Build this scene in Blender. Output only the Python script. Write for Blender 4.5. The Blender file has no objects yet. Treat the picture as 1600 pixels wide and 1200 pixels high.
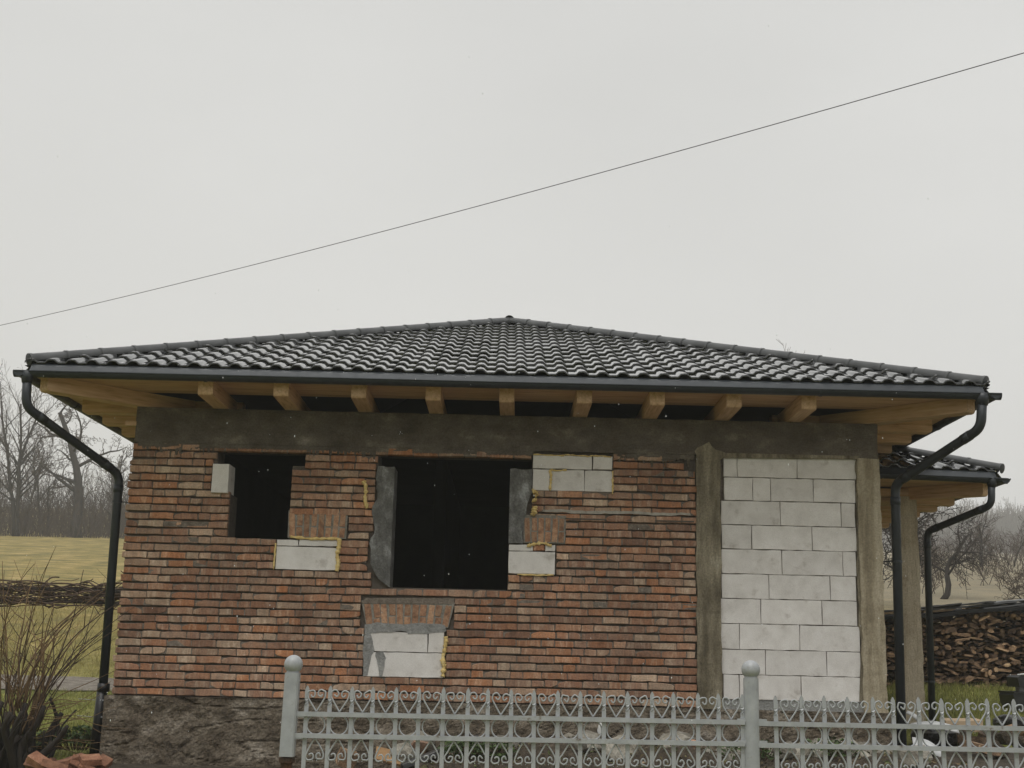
import bpy, bmesh, math, random
from mathutils import Vector, Matrix, noise
random.seed(11)
SC = bpy.context.scene
COL = SC.collection
R = math.radians
rnd = random.random
def U(a, b): return random.uniform(a, b)

# ------------------------------------------------------------------ camera
def camera_basis(pitch, roll, yaw):
    fwd = Vector((math.sin(yaw)*math.cos(pitch), math.cos(yaw)*math.cos(pitch), math.sin(pitch)))
    right = Vector((math.cos(yaw), -math.sin(yaw), 0)); up = right.cross(fwd)
    r2 = right*math.cos(roll) + up*math.sin(roll); u2 = -right*math.sin(roll) + up*math.cos(roll)
    return r2, u2, -fwd
cam_data = bpy.data.cameras.new('camera'); cam = bpy.data.objects.new('camera', cam_data); COL.objects.link(cam)
bx_, by_, bz_ = camera_basis(R(11.734), R(1.321), R(0.135))
M = Matrix.Identity(4)
for i in range(3): M[i][0], M[i][1], M[i][2] = bx_[i], by_[i], bz_[i]
M.translation = (0, -13.258, .965)
cam.matrix_world = M
cam_data.sensor_width = 36; cam_data.lens = 36*2054.3/1600; cam_data.clip_start = .05; cam_data.clip_end = 6000
SC.camera = cam

# ------------------------------------------------------------------ overcast sky and soft sun
SUN_ELEV, SUN_AZ = R(67), R(196)
world = bpy.data.worlds.new('World'); SC.world = world; world.use_nodes = True
nt = world.node_tree; nt.nodes.clear()
out = nt.nodes.new('ShaderNodeOutputWorld'); bg = nt.nodes.new('ShaderNodeBackground')
sky = nt.nodes.new('ShaderNodeTexSky'); sky.sky_type = 'NISHITA'; sky.sun_disc = False
sky.sun_elevation = SUN_ELEV; sky.sun_rotation = SUN_AZ; sky.dust_density = 4.0; sky.air_density = 1.0
hs = nt.nodes.new('ShaderNodeHueSaturation'); hs.inputs['Saturation'].default_value = 0.0
mix = nt.nodes.new('ShaderNodeMix'); mix.data_type = 'RGBA'; mix.inputs[0].default_value = 0.90
tc = nt.nodes.new('ShaderNodeTexCoord'); ns = nt.nodes.new('ShaderNodeTexNoise')
mp = nt.nodes.new('ShaderNodeMapping'); mp.inputs['Scale'].default_value = (1.3, 1.3, 3.2)
ns.inputs['Scale'].default_value = 1.15; ns.inputs['Detail'].default_value = 4; ns.inputs['Roughness'].default_value = .45
cr = nt.nodes.new('ShaderNodeValToRGB')
cr.color_ramp.elements[0].position = .3; cr.color_ramp.elements[0].color = (6.25, 6.26, 6.15, 1)
cr.color_ramp.elements[1].position = .7; cr.color_ramp.elements[1].color = (7.4, 7.41, 7.28, 1)
L = nt.links.new
L(tc.outputs['Generated'], mp.inputs[0]); L(mp.outputs[0], ns.inputs['Vector']); L(ns.outputs[0], cr.inputs[0])
L(sky.outputs[0], hs.inputs['Color']); L(hs.outputs[0], mix.inputs[6]); L(cr.outputs[0], mix.inputs[7])
L(mix.outputs[2], bg.inputs['Color']); bg.inputs['Strength'].default_value = 0.1
L(bg.outputs[0], out.inputs['Surface'])
sun_d = bpy.data.lights.new('sun', 'SUN'); sun_d.energy = 1.5; sun_d.angle = R(36); sun_d.color = (1, .985, .95)
sun = bpy.data.objects.new('sun', sun_d); COL.objects.link(sun); sun.location = (-4, -20, 25)
sd = Vector((math.sin(SUN_AZ)*math.cos(SUN_ELEV), math.cos(SUN_AZ)*math.cos(SUN_ELEV), math.sin(SUN_ELEV)))
sun.rotation_euler = sd.to_track_quat('Z', 'Y').to_euler()
vs = SC.view_settings; vs.view_transform = 'Standard'; vs.look = 'None'; vs.exposure = 0.12; vs.gamma = 1.0; vs.use_curve_mapping = False

# ------------------------------------------------------------------ materials
MATS = {}
def mat(name, cols, scale=4, detail=5, stretch=(1, 1, 1), rough=.85, bump=0, bscale=None, bstretch=None, who=None, jit=0, spec=.5,
        metal=0, coat=0, cols2=None, scale2=1, fac2=.5, bdist=.01, two=None, rough2=None, fine=0, fine_scale=60):
    """noise-coloured principled material; who = 'object' / 'island' shifts pattern and tone per piece"""
    m = bpy.data.materials.new(name); m.use_nodes = True; n = m.node_tree.nodes; l = m.node_tree.links.new
    b = n['Principled BSDF']; b.inputs['Roughness'].default_value = rough; b.inputs['Specular IOR Level'].default_value = spec
    b.inputs['Metallic'].default_value = metal; b.inputs['Coat Weight'].default_value = coat
    t = n.new('ShaderNodeTexCoord'); vec = t.outputs['Object']; rv = None
    if who == 'object':
        o = n.new('ShaderNodeObjectInfo'); rv = o.outputs['Random']
    elif who == 'island':
        o = n.new('ShaderNodeNewGeometry'); rv = o.outputs['Random Per Island']
    if rv is not None:
        wn = n.new('ShaderNodeTexWhiteNoise'); wn.noise_dimensions = '1D'; l(rv, wn.inputs['W'])
        vm = n.new('ShaderNodeVectorMath'); vm.operation = 'MULTIPLY_ADD'
        l(wn.outputs['Color'], vm.inputs[0]); vm.inputs[1].default_value = (37, 41, 43); l(vec, vm.inputs[2]); vec = vm.outputs[0]
    def nz(sc, st, de=detail, ro=.6):
        mp = n.new('ShaderNodeMapping'); mp.inputs['Scale'].default_value = st; l(vec, mp.inputs[0])
        x = n.new('ShaderNodeTexNoise'); x.inputs['Scale'].default_value = sc; x.inputs['Detail'].default_value = de; x.inputs['Roughness'].default_value = ro
        l(mp.outputs[0], x.inputs['Vector']); return x.outputs[0]
    def ramp(src, cs):
        r = n.new('ShaderNodeValToRGB'); e = r.color_ramp.elements
        while len(e) < len(cs): e.new(.5)
        for k, (p, c) in enumerate(cs): e[k].position = p; e[k].color = (*c, 1)
        l(src, r.inputs[0]); return r.outputs[0]
    def mixc(f, a, b_, mode='MIX'):
        x = n.new('ShaderNodeMix'); x.data_type = 'RGBA'; x.blend_type = mode
        if isinstance(f, (int, float)): x.inputs[0].default_value = f
        else: l(f, x.inputs[0])
        for s, v in ((x.inputs[6], a), (x.inputs[7], b_)):
            if isinstance(v, tuple): s.default_value = (*v, 1)
            else: l(v, s)
        return x.outputs[2]
    c = ramp(nz(scale, stretch), cols)
    if cols2:
        c2 = ramp(rv if two == 'rand' else nz(scale2, (1, 1, 1), 3), cols2)
        c = mixc(fac2, c, c2, 'MIX' if two == 'rand' else 'MULTIPLY')
    if fine:
        f = ramp(nz(fine_scale, (1, 1, 1), 3), [(.3, (1-fine,)*3), (.7, (1+fine*.5,)*3)])
        c = mixc(1.0, c, f, 'MULTIPLY')
    if rv is not None and jit:
        hv = n.new('ShaderNodeHueSaturation'); ma = n.new('ShaderNodeMapRange'); l(wn.outputs['Value'], ma.inputs[0])
        ma.inputs[3].default_value = 1-jit; ma.inputs[4].default_value = 1+jit; l(ma.outputs[0], hv.inputs['Value']); l(c, hv.inputs['Color']); c = hv.outputs[0]
    l(c, b.inputs['Base Color'])
    if rough2:
        ma = n.new('ShaderNodeMapRange'); l(nz(rough2[2], (1, 1, 1), 4), ma.inputs[0]); ma.inputs[1].default_value = .35; ma.inputs[2].default_value = .65
        ma.inputs[3].default_value = rough2[0]; ma.inputs[4].default_value = rough2[1]; l(ma.outputs[0], b.inputs['Roughness'])
    if bump:
        bp = n.new('ShaderNodeBump'); bp.inputs['Strength'].default_value = bump; bp.inputs['Distance'].default_value = bdist
        l(nz(bscale or scale*4, bstretch or stretch, 6, .65), bp.inputs['Height']); l(bp.outputs[0], b.inputs['Normal'])
    MATS[name] = m
    return m

BR = [(.32, (.17, .105, .072)), (.40, (.31, .17, .105)), (.45, (.45, .25, .15)), (.50, (.30, .195, .14)), (.56, (.42, .29, .205)), (.61, (.66, .54, .41)), (.66, (.46, .29, .19)), (.73, (.27, .155, .105))]
BR2 = [(0, (.56, .225, .085)), (.12, (.25, .14, .098)), (.26, (.42, .27, .19)), (.40, (.52, .23, .105)), (.53, (.31, .205, .15)), (.66, (.60, .48, .36)), (.76, (.42, .26, .175)), (.88, (.36, .18, .11)), (1, (.20, .125, .092))]
for w in ('object', 'island'):
    bm_ = mat('brick_'+w, BR, 12, 2, (1, 1, .2), .9, .7, 60, (1, 1, 1), w, .2, cols2=BR2, fac2=.6, two='rand', bdist=.006, fine=.28, fine_scale=60)
    # broad darker patches at random over the whole wall
    bn, bl = bm_.node_tree.nodes, bm_.node_tree.links.new
    src = bn['Principled BSDF'].inputs['Base Color'].links[0].from_socket
    gp = bn.new('ShaderNodeNewGeometry'); wn_ = bn.new('ShaderNodeTexNoise'); wn_.inputs['Scale'].default_value = 1.1; wn_.inputs['Detail'].default_value = 6; wn_.inputs['Roughness'].default_value = .6
    wr = bn.new('ShaderNodeValToRGB'); wr.color_ramp.elements[0].position = .36; wr.color_ramp.elements[0].color = (.70, .64, .60, 1); wr.color_ramp.elements[1].position = .60; wr.color_ramp.elements[1].color = (1.04, 1.02, 1, 1)
    wx = bn.new('ShaderNodeMix'); wx.data_type = 'RGBA'; wx.blend_type = 'MULTIPLY'; wx.inputs[0].default_value = 1
    bl(gp.outputs['Position'], wn_.inputs['Vector']); bl(wn_.outputs[0], wr.inputs[0]); bl(src, wx.inputs[6]); bl(wr.outputs[0], wx.inputs[7]); bl(wx.outputs[2], bn['Principled BSDF'].inputs['Base Color'])
mat('brick_wet', [(.3, (.14, .062, .036)), (.5, (.25, .115, .065)), (.7, (.34, .18, .11))], 9, 4, rough=.8, bump=.7, bscale=60, bdist=.005, who='object', jit=.25, fine=.3)
mat('brick_arch', [(.3, (.20, .115, .075)), (.45, (.36, .19, .11)), (.58, (.46, .28, .17)), (.7, (.33, .22, .155))], 14, 3, rough=.9, bump=.7, bscale=60, bdist=.005, who='object', jit=.22, fine=.25)
mat('mortar', [(.3, (.13, .105, .083)), (.7, (.26, .22, .18))], 14, 6, rough=.95, bump=.8, bscale=60, fine=.3)
mat('pale_mortar', [(.3, (.28, .25, .21)), (.6, (.45, .42, .37))], 14, 6, rough=.95, bump=.8, bscale=40)
mat('lintel_grey', [(.3, (.19, .175, .145)), (.7, (.33, .31, .27))], 14, 6, rough=.95, bump=.8, bscale=50, fine=.25)
mat('dark_mortar', [(.3, (.08, .066, .054)), (.7, (.145, .122, .10))], 14, 6, rough=.95, bump=.8, bscale=60)
mat('jamb', [(.3, (.11, .108, .10)), (.48, (.17, .168, .16)), (.58, (.25, .25, .24)), (.68, (.44, .45, .45))], 6, 10, (1.3, 1, .8), rough=.9, bump=1, bscale=24, bdist=.035, fine=.3)
mat('grey_mortar', [(.3, (.22, .22, .21)), (.55, (.31, .31, .30)), (.75, (.42, .42, .40))], 9, 7, rough=.9, bump=1, bscale=28, bdist=.02, fine=.25)
mat('block', [(.3, (.64, .61, .575)), (.5, (.73, .70, .665)), (.7, (.80, .775, .745))], 6, 8, rough=.95, bump=.5, bscale=70, who='object', jit=.05, bdist=.004, fine=.10, fine_scale=120, cols2=[(.27, (.62, .59, .56)), (.36, (.9, .89, .88)), (.44, (1, 1, 1))], scale2=7, fac2=.7)
mat('beam', [(.25, (.075, .064, .052)), (.45, (.13, .112, .09)), (.58, (.165, .142, .115)), (.72, (.30, .27, .225))], 3.6, 11, (1, 1, 1.6), .95, .9, 16, (.5, 1, 2.6), bdist=.02, cols2=[(.35, (.6, .55, .48)), (.6, (1, 1, 1))], scale2=1.6, fac2=.7, fine=.3)
mat('column', [(.28, (.10, .083, .055)), (.42, (.19, .162, .11)), (.55, (.30, .262, .185)), (.70, (.47, .43, .33))], 5.5, 8, (1.6, 1, .3), .95, 1, 22, (1.4, 1, .45), bdist=.025, cols2=[(.3, (.55, .52, .48)), (.55, (1, 1, 1))], scale2=1.3, fac2=.8, fine=.3)
mat('post_pale', [(.25, (.40, .33, .235)), (.45, (.52, .445, .33)), (.7, (.62, .545, .42))], 5, 8, (2, 1, .22), .95, 1, 18, (2.2, 1, .3), bdist=.02, fine=.25, cols2=[(.3, (.62, .57, .5)), (.5, (1, 1, 1))], scale2=4, fac2=.6)
mat('column_pale', [(.28, (.20, .165, .11)), (.45, (.36, .305, .21)), (.68, (.54, .475, .355))], 5, 8, (2, 1, .22), .95, 1, 18, (2.2, 1, .3), bdist=.02, fine=.25, cols2=[(.3, (.6, .56, .5)), (.5, (1, 1, 1))], scale2=3, fac2=.6)
mat('plinth', [(.25, (.085, .066, .047)), (.42, (.165, .132, .096)), (.56, (.25, .21, .16)), (.72, (.46, .41, .345))], 5, 12, (1, 1, 1.3), .97, 1, 34, bdist=.03, cols2=[(.35, (.52, .47, .41)), (.6, (1, 1, 1))], scale2=1.5, fac2=.75, fine=.5, fine_scale=42)
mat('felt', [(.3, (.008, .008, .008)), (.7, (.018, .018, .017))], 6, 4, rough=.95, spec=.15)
mat('timber', [(.27, (.38, .22, .115)), (.42, (.58, .375, .215)), (.6, (.69, .47, .29)), (.75, (.78, .59, .40))], 3, 8, (12, .9, 12), .75, .3, 20, bdist=.004, who='object', jit=.1)
mat('timber_x', [(.27, (.38, .22, .115)), (.45, (.58, .375, .215)), (.72, (.75, .54, .35))], 3, 7, (.7, 9, 9), .75, .3, 20, bdist=.004, who='object', jit=.12)
mat('tile', [(.3, (.004, .005, .006)), (.7, (.009, .010, .012))], 6, 4, rough=.10, spec=.4, coat=1, bump=.03, bscale=35, bdist=.002, who='object', jit=.15, rough2=(.03, .13, 22))
mat('ridge', [(.3, (.065, .068, .07)), (.7, (.10, .103, .105))], 5, 4, rough=.33, bump=.1, bscale=40, who='object', jit=.06)
mat('gutter', [(.3, (.018, .022, .027)), (.7, (.030, .036, .043))], 5, 4, rough=.42, spec=.45, bump=.06, bscale=18, rough2=(.35, .55, 12))
mat('flashing', [(.3, (.020, .025, .031)), (.7, (.032, .038, .045))], 5, 4, rough=.4, spec=.5, bump=.06, bscale=14, rough2=(.3, .5, 12))
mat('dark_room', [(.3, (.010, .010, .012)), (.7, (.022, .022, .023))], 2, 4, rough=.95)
mat('foam', [(.3, (.58, .40, .14)), (.5, (.74, .55, .21)), (.75, (.85, .69, .34))], 25, 4, rough=.7, bump=.8, bscale=60)
mat('fence', [(.3, (.29, .302, .316)), (.5, (.35, .362, .376)), (.75, (.415, .427, .44))], 12, 5, rough=.42, spec=.5, bump=.15, bscale=90, bdist=.002, cols2=[(.27, (.38, .27, .19)), (.33, (.85, .82, .78)), (.42, (1, 1, 1))], scale2=22, fac2=.8)
mat('rust', [(.3, (.03, .02, .014)), (.7, (.12, .055, .03))], 18, 6, rough=.9, bump=.8, bscale=60)
mat('bark', [(.3, (.014, .011, .009)), (.7, (.038, .030, .024))], 6, 5, (1, 1, .3), .95)
mat('twig', [(.3, (.045, .031, .023)), (.7, (.09, .064, .047))], 6, 4, (1, 1, .4), .9, who='object', jit=.2)
mat('vine', [(.3, (.04, .025, .018)), (.7, (.12, .075, .05))], 8, 4, (1, 1, .4), .9, who='island', jit=.3)
mat('shoot', [(.3, (.11, .065, .03)), (.7, (.26, .165, .08))], 8, 4, (1, 1, .5), .85, who='island', jit=.3)
mat('woodcut', [(.27, (.05, .032, .021)), (.40, (.14, .088, .053)), (.54, (.29, .185, .11)), (.68, (.58, .41, .25))], 7, 6, rough=.9, who='object', jit=.75, bump=.8, bscale=60, fine=.45)
mat('woodcut_island', [(.25, (.035, .022, .015)), (.5, (.085, .052, .032)), (.75, (.24, .15, .085))], 7, 6, rough=.9, who='island', jit=.75, fine=.3)
mat('board_grey', [(.3, (.03, .03, .03)), (.6, (.08, .08, .078)), (.8, (.16, .16, .155))], 3, 6, (.5, 6, 6), .5, .2, 20, who='object', jit=.4)
mat('board_pale', [(.3, (.45, .30, .17)), (.7, (.65, .5, .34))], 3, 6, (.5, 6, 6), .7, who='object', jit=.15)
mat('black', [(.3, (.008, .008, .009)), (.7, (.02, .02, .021))], 6, 4, rough=.4, bump=.2, bscale=20)
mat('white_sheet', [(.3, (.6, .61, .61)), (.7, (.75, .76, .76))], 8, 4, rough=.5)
mat('leaf', [(.3, (.035, .06, .018)), (.6, (.07, .11, .03)), (.8, (.12, .16, .06))], 9, 4, rough=.6, who='island', jit=.4)
mat('dead_leaf', [(.3, (.28, .16, .07)), (.7, (.45, .28, .14))], 9, 4, rough=.8, who='object', jit=.3)
mat('litter', [(.25, (.05, .035, .022)), (.42, (.14, .095, .055)), (.55, (.07, .09, .03)), (.66, (.28, .20, .12)), (.8, (.45, .40, .33))], 3, 3, rough=.85, who='island', jit=.4)
mat('rock', [(.3, (.14, .125, .10)), (.5, (.24, .22, .18)), (.75, (.40, .38, .33))], 6, 7, rough=.95, bump=.9, bscale=25, who='object', jit=.3, fine=.3)
mat('soil', [(.3, (.045, .034, .024)), (.55, (.085, .066, .046)), (.75, (.15, .12, .085))], 9, 9, rough=1, bump=1, bscale=40, bdist=.03, fine=.4, fine_scale=30)
mat('gravel', [(.3, (.13, .11, .085)), (.5, (.22, .19, .155)), (.75, (.33, .30, .26))], 7, 9, rough=1, bump=1, bscale=45, bdist=.02, fine=.4, fine_scale=40)
mat('straw_blade', [(.2, (.20, .18, .05)), (.5, (.34, .29, .10)), (.75, (.50, .41, .19))], 1.3, 4, rough=.8, who='island', jit=.3)
mat('blade', [(.2, (.12, .15, .03)), (.5, (.24, .25, .06)), (.75, (.42, .36, .14))], 1.3, 4, rough=.8, who='island', jit=.35)
mat('wire', [(.3, (.03, .03, .03)), (.7, (.05, .05, .05))], 5, 2, rough=.6)
mat('sleet', [(.3, (.8, .82, .84)), (.7, (.85, .86, .87))], 5, 2, rough=.4)
mat('flint', [(.3, (.55, .55, .53)), (.7, (.68, .68, .66))], 5, 2, rough=.6)
# ground: dead straw-coloured grass, greener near the house, mud
m = mat('ground', [(.28, (.11, .10, .045)), (.42, (.20, .19, .06)), (.55, (.31, .27, .10)), (.72, (.50, .41, .21))], .8, 12, (1, 1, 1), 1, 1, 9, (1, 1, 1), bdist=.08, fine=.35, fine_scale=10)
n_ = m.node_tree.nodes; l_ = m.node_tree.links.new
src = n_['Principled BSDF'].inputs['Base Color'].links[0].from_socket
g = n_.new('ShaderNodeNewGeometry'); sx = n_.new('ShaderNodeSeparateXYZ'); l_(g.outputs['Position'], sx.inputs[0])
mr = n_.new('ShaderNodeMapRange'); l_(sx.outputs['Y'], mr.inputs[0]); mr.inputs[1].default_value = 5; mr.inputs[2].default_value = 17
mx = n_.new('ShaderNodeMix'); mx.data_type = 'RGBA'; mx.blend_type = 'MULTIPLY'; mx.inputs[0].default_value = 1
rp = n_.new('ShaderNodeValToRGB'); rp.color_ramp.elements[0].color = (.72, .84, .48, 1); rp.color_ramp.elements[1].color = (1.05, .92, .78, 1)
l_(mr.outputs[0], rp.inputs[0]); l_(src, mx.inputs[6]); l_(rp.outputs[0], mx.inputs[7])
mr2 = n_.new('ShaderNodeMapRange'); l_(sx.outputs['X'], mr2.inputs[0]); mr2.inputs[1].default_value = 7; mr2.inputs[2].default_value = 12   # mist greyness painted into the dead meadow's colour beyond the woodpile
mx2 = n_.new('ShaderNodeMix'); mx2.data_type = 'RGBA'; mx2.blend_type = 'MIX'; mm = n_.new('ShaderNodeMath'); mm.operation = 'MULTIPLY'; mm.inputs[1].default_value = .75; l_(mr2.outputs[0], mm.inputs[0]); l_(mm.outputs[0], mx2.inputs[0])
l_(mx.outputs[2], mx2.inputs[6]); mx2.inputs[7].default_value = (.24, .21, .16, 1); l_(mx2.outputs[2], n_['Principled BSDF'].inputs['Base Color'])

# ------------------------------------------------------------------ geometry helpers
class MB:
    def __init__(s): s.v = []; s.f = []
    def add(s, v, f):
        o = len(s.v); s.v += [tuple(p) for p in v]; s.f += [tuple(i+o for i in q) for q in f]; return s
    def box(s, x0, x1, y0, y1, z0, z1):
        return s.add([(x, y, z) for z in (z0, z1) for y in (y0, y1) for x in (x0, x1)],
                     [(0, 2, 3, 1), (4, 5, 7, 6), (0, 1, 5, 4), (2, 6, 7, 3), (0, 4, 6, 2), (1, 3, 7, 5)])
    def prism(s, pts, fn, a, b):
        """closed outline pts swept from a to b; fn(p, t) -> xyz"""
        k = len(pts)
        return s.add([fn(p, a) for p in pts]+[fn(p, b) for p in pts],
                     [tuple(range(k-1, -1, -1)), tuple(range(k, 2*k))]+[(i, (i+1) % k, k+(i+1) % k, k+i) for i in range(k)])
    def tube(s, path, rad, sides=6, cap=True):
        path = [Vector(p) for p in path]; k = len(path)
        if k < 2: return s
        rr = rad if isinstance(rad, (list, tuple)) else [rad]*k
        d = (path[1]-path[0]).normalized(); up = Vector((0, 0, 1)) if abs(d.z) < .9 else Vector((1, 0, 0))
        a = d.cross(up).normalized(); o = len(s.v)
        for i, p in enumerate(path):
            d = ((path[min(i+1, k-1)]-path[max(i-1, 0)]).normalized()) if k > 1 else d
            a = (a-d*a.dot(d)); a = a.normalized() if a.length > 1e-6 else d.orthogonal().normalized(); b = d.cross(a)
            for j in range(sides):
                t = 2*math.pi*j/sides; q = p+(a*math.cos(t)+b*math.sin(t))*rr[i]; s.v.append(q[:])
        for i in range(k-1):
            for j in range(sides):
                s.f.append((o+i*sides+j, o+i*sides+(j+1) % sides, o+(i+1)*sides+(j+1) % sides, o+(i+1)*sides+j))
        if cap:
            s.f.append(tuple(o+j for j in range(sides-1, -1, -1))); s.f.append(tuple(o+(k-1)*sides+j for j in range(sides)))
        return s
    def sphere(s, c, r, seg=16, rings=10, sz=1):
        o = len(s.v)
        for i in range(rings+1):
            t = math.pi*i/rings
            for j in range(seg):
                p = 2*math.pi*j/seg; s.v.append((c[0]+r*math.sin(t)*math.cos(p), c[1]+r*math.sin(t)*math.sin(p), c[2]+r*sz*math.cos(t)))
        for i in range(rings):
            for j in range(seg): s.f.append((o+i*seg+j, o+(i+1)*seg+j, o+(i+1)*seg+(j+1) % seg, o+i*seg+(j+1) % seg))
        return s
    def mesh(s, name, m, smooth=False):
        me = bpy.data.meshes.new(name); me.from_pydata(s.v, [], s.f); me.materials.append(MATS[m] if isinstance(m, str) else m)
        if smooth: me.polygons.foreach_set('use_smooth', [True]*len(me.polygons))
        me.update(); return me
    def obj(s, name, m, parent=None, smooth=False, kind=None):
        return link(name, s.mesh(name, m, smooth), parent, kind)
def link(name, me, parent=None, kind=None, mw=None):
    o = bpy.data.objects.new(name, me); COL.objects.link(o)
    if parent is not None: o.parent = parent
    if mw is not None: o.matrix_local = mw
    if kind: o['kind'] = kind
    return o
def thing(name, label, cat, loc=(0, 0, 0), rz=0, group=None):
    o = bpy.data.objects.new(name, None); COL.objects.link(o); o.location = loc; o.rotation_euler[2] = rz; o.empty_display_size = .1
    return tag(o, label, cat, group)
def tag(o, label, cat, group=None):
    o['label'] = label; o['category'] = cat
    if group: o['group'] = group
    return o
def fix_normals(o):
    b = bmesh.new(); b.from_mesh(o.data); bmesh.ops.recalc_face_normals(b, faces=b.faces); b.to_mesh(o.data); b.free(); return o
def smooth_path(pts, n=4):
    p = [Vector(q) for q in pts]; p = [p[0]*2-p[1]]+p+[p[-1]*2-p[-2]]; o = []
    for i in range(1, len(p)-2):
        for k in range(n):
            t = k/n; a, b, c, d = p[i-1], p[i], p[i+1], p[i+2]
            o.append(.5*((2*b)+(c-a)*t+(2*a-5*b+4*c-d)*t*t+(3*b-a-3*c+d)*t**3))
    return o+[p[-2]]
def round_path(pts, r, n=5):
    p = [Vector(q) for q in pts]; o = [p[0]]
    for i in range(1, len(p)-1):
        a = (p[i-1]-p[i]).normalized(); b = (p[i+1]-p[i]).normalized()
        s, e = p[i]+a*r, p[i]+b*r
        for k in range(n+1):
            t = k/n; o.append(s*(1-t)**2+p[i]*2*t*(1-t)+e*t*t)
    return o+[p[-1]]
def wob(p, f, a, seed=0):
    q = Vector(p)*f+Vector((seed*7.1, seed*3.3, seed*5.7)); return noise.noise(q)*a
def sst(t): t = max(0, min(1, t)); return t*t*(3-2*t)
def soft(t, k): return k*math.log1p(math.exp(min(60, t/k))) if t/k < 60 else t
def T(x, y):
    """terrain height: road side falls away, the fields behind rise"""
    r = sst((x+2)/5)
    a = -.13+.20*r
    if y <= 0: return a+.045*max(y, -14)
    left = .055*y+.055*soft(y-6, .8)
    right = .092*y+.018*soft(y-6.5, .8)-.022*soft(y-60, 6)
    z = left*(1-r)+right*r
    if y > 420: z += -(.088*r+.11*(1-r))*soft(y-420, 20)
    return a+z-.0006*r
# ------------------------------------------------------------------ the ground
xs = [-1500, -900, -500, -300, -180, -110, -70, -50, -40, -30, -20, -14]+[-10+1.0*i for i in range(25)]+[18, 24, 32, 42, 55, 70, 110, 180, 300, 500, 900, 1500]
ys = [-300, -120, -60, -30, -18, -12, -9]+[-8+.5*i for i in range(28)]+[6.5+1.5*i for i in range(32)]+[56, 62, 70, 80, 90, 100, 115, 130, 150, 180, 220, 280, 340, 400, 430, 460, 500, 700, 1050, 1500]
g = MB(); W_ = len(xs)
g.v = [(x, y, T(x, y)) for y in ys for x in xs]
g.f = [(j*W_+i, j*W_+i+1, (j+1)*W_+i+1, (j+1)*W_+i) for j in range(len(ys)-1) for i in range(W_-1)]
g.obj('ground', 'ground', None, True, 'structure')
def sheet(name, m, x0, x1, y0, y1, nx, ny, dz, edge=.25, seed=1):
    g = MB(); g.v = []
    for j in range(ny+1):
        for i in range(nx+1):
            x = x0+(x1-x0)*i/nx; y = y0+(y1-y0)*j/ny
            if j in (0, ny): y += wob((x, 0, 0), 1.1, edge, seed+j)
            if i in (0, nx): x += wob((0, y, 0), 1.1, edge, seed+i+3)
            g.v.append((x, y, T(x, y)+dz))
    g.f = [(j*(nx+1)+i, j*(nx+1)+i+1, (j+1)*(nx+1)+i+1, (j+1)*(nx+1)+i) for j in range(ny) for i in range(nx)]
    return g.obj(name, m, None, True, 'structure')
sheet('gravel_path', 'gravel', -40, -4.2, 7.0, 8.5, 80, 8, .02)
sheet('bare_soil', 'soil', -4.1, 7, -6.0, .9, 60, 30, .010, .3, 5)

# ------------------------------------------------------------------ the house
house = thing('house', 'unfinished brick and block house with dark tiled hip roof and empty window openings', 'house')
XL, XR, ZB, ZW, ZT = -3.825, 3.792, .525, 3.03, 3.385
def fx(x): return .030+.9875*x
# plinth: rough rubble concrete
def rough_face(x0, x1, z0, z1, y, nx, nz, amp, seed, fn=None):
    g = MB()
    for j in range(nz+1):
        for i in range(nx+1):
            x = x0+(x1-x0)*i/nx; z = z0+(z1-z0)*j/nz
            d = wob((x, 0, z), 3.2, amp, seed)+wob((x, 0, z), 9, amp*.9, seed+1)+wob((x, 0, z), 22, amp*.7, seed+2)+wob((x, 0, z), 48, amp*.35, seed+3)-.06*max(0, .35-z)
            c = wob((x*.6, 0, z*2.4), 2.2, 1, seed+5)
            if abs(c) < .05: d += amp*1.1*(1-abs(c)/.05)
            edge = min(1, (i/3 if i < 3 else 1), ((nx-i)/3 if nx-i < 3 else 1))
            g.v.append((x+wob((x, z, 0), 11, amp*.25, seed+8), y+d*edge, z))
    g.f = [(j*(nx+1)+i, j*(nx+1)+i+1, (j+1)*(nx+1)+i+1, (j+1)*(nx+1)+i) for j in range(nz) for i in range(nx)]
    return g
g = rough_face(-3.87, 3.84, -.35, ZB-.012, -.075, 420, 52, .021, 3)
g.box(-3.87, 3.84, .02, .4, -.35, ZB-.014).box(-3.87, -3.6, .4, 8.6, -.35, ZB-.014).box(3.5, 3.84, .4, 8.6, -.35, ZB-.014)
n0 = len(g.v)
g.add([(-3.87, -.075, ZB-.013), (3.84, -.075, ZB-.013), (3.84, .4, ZB-.013), (-3.87, .4, ZB-.013)], [(0, 1, 2, 3)])
g.add([(-3.87, -.075, -.35), (-3.87, -.075, ZB-.013), (-3.87, .02, ZB-.013), (-3.87, .02, -.35)], [(0, 1, 2, 3)])
g.add([(3.84, -.075, -.35), (3.84, -.075, ZB-.013), (3.84, .02, ZB-.013), (3.84, .02, -.35)], [(3, 2, 1, 0)])
g.obj('plinth', 'plinth', house, False)
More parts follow.
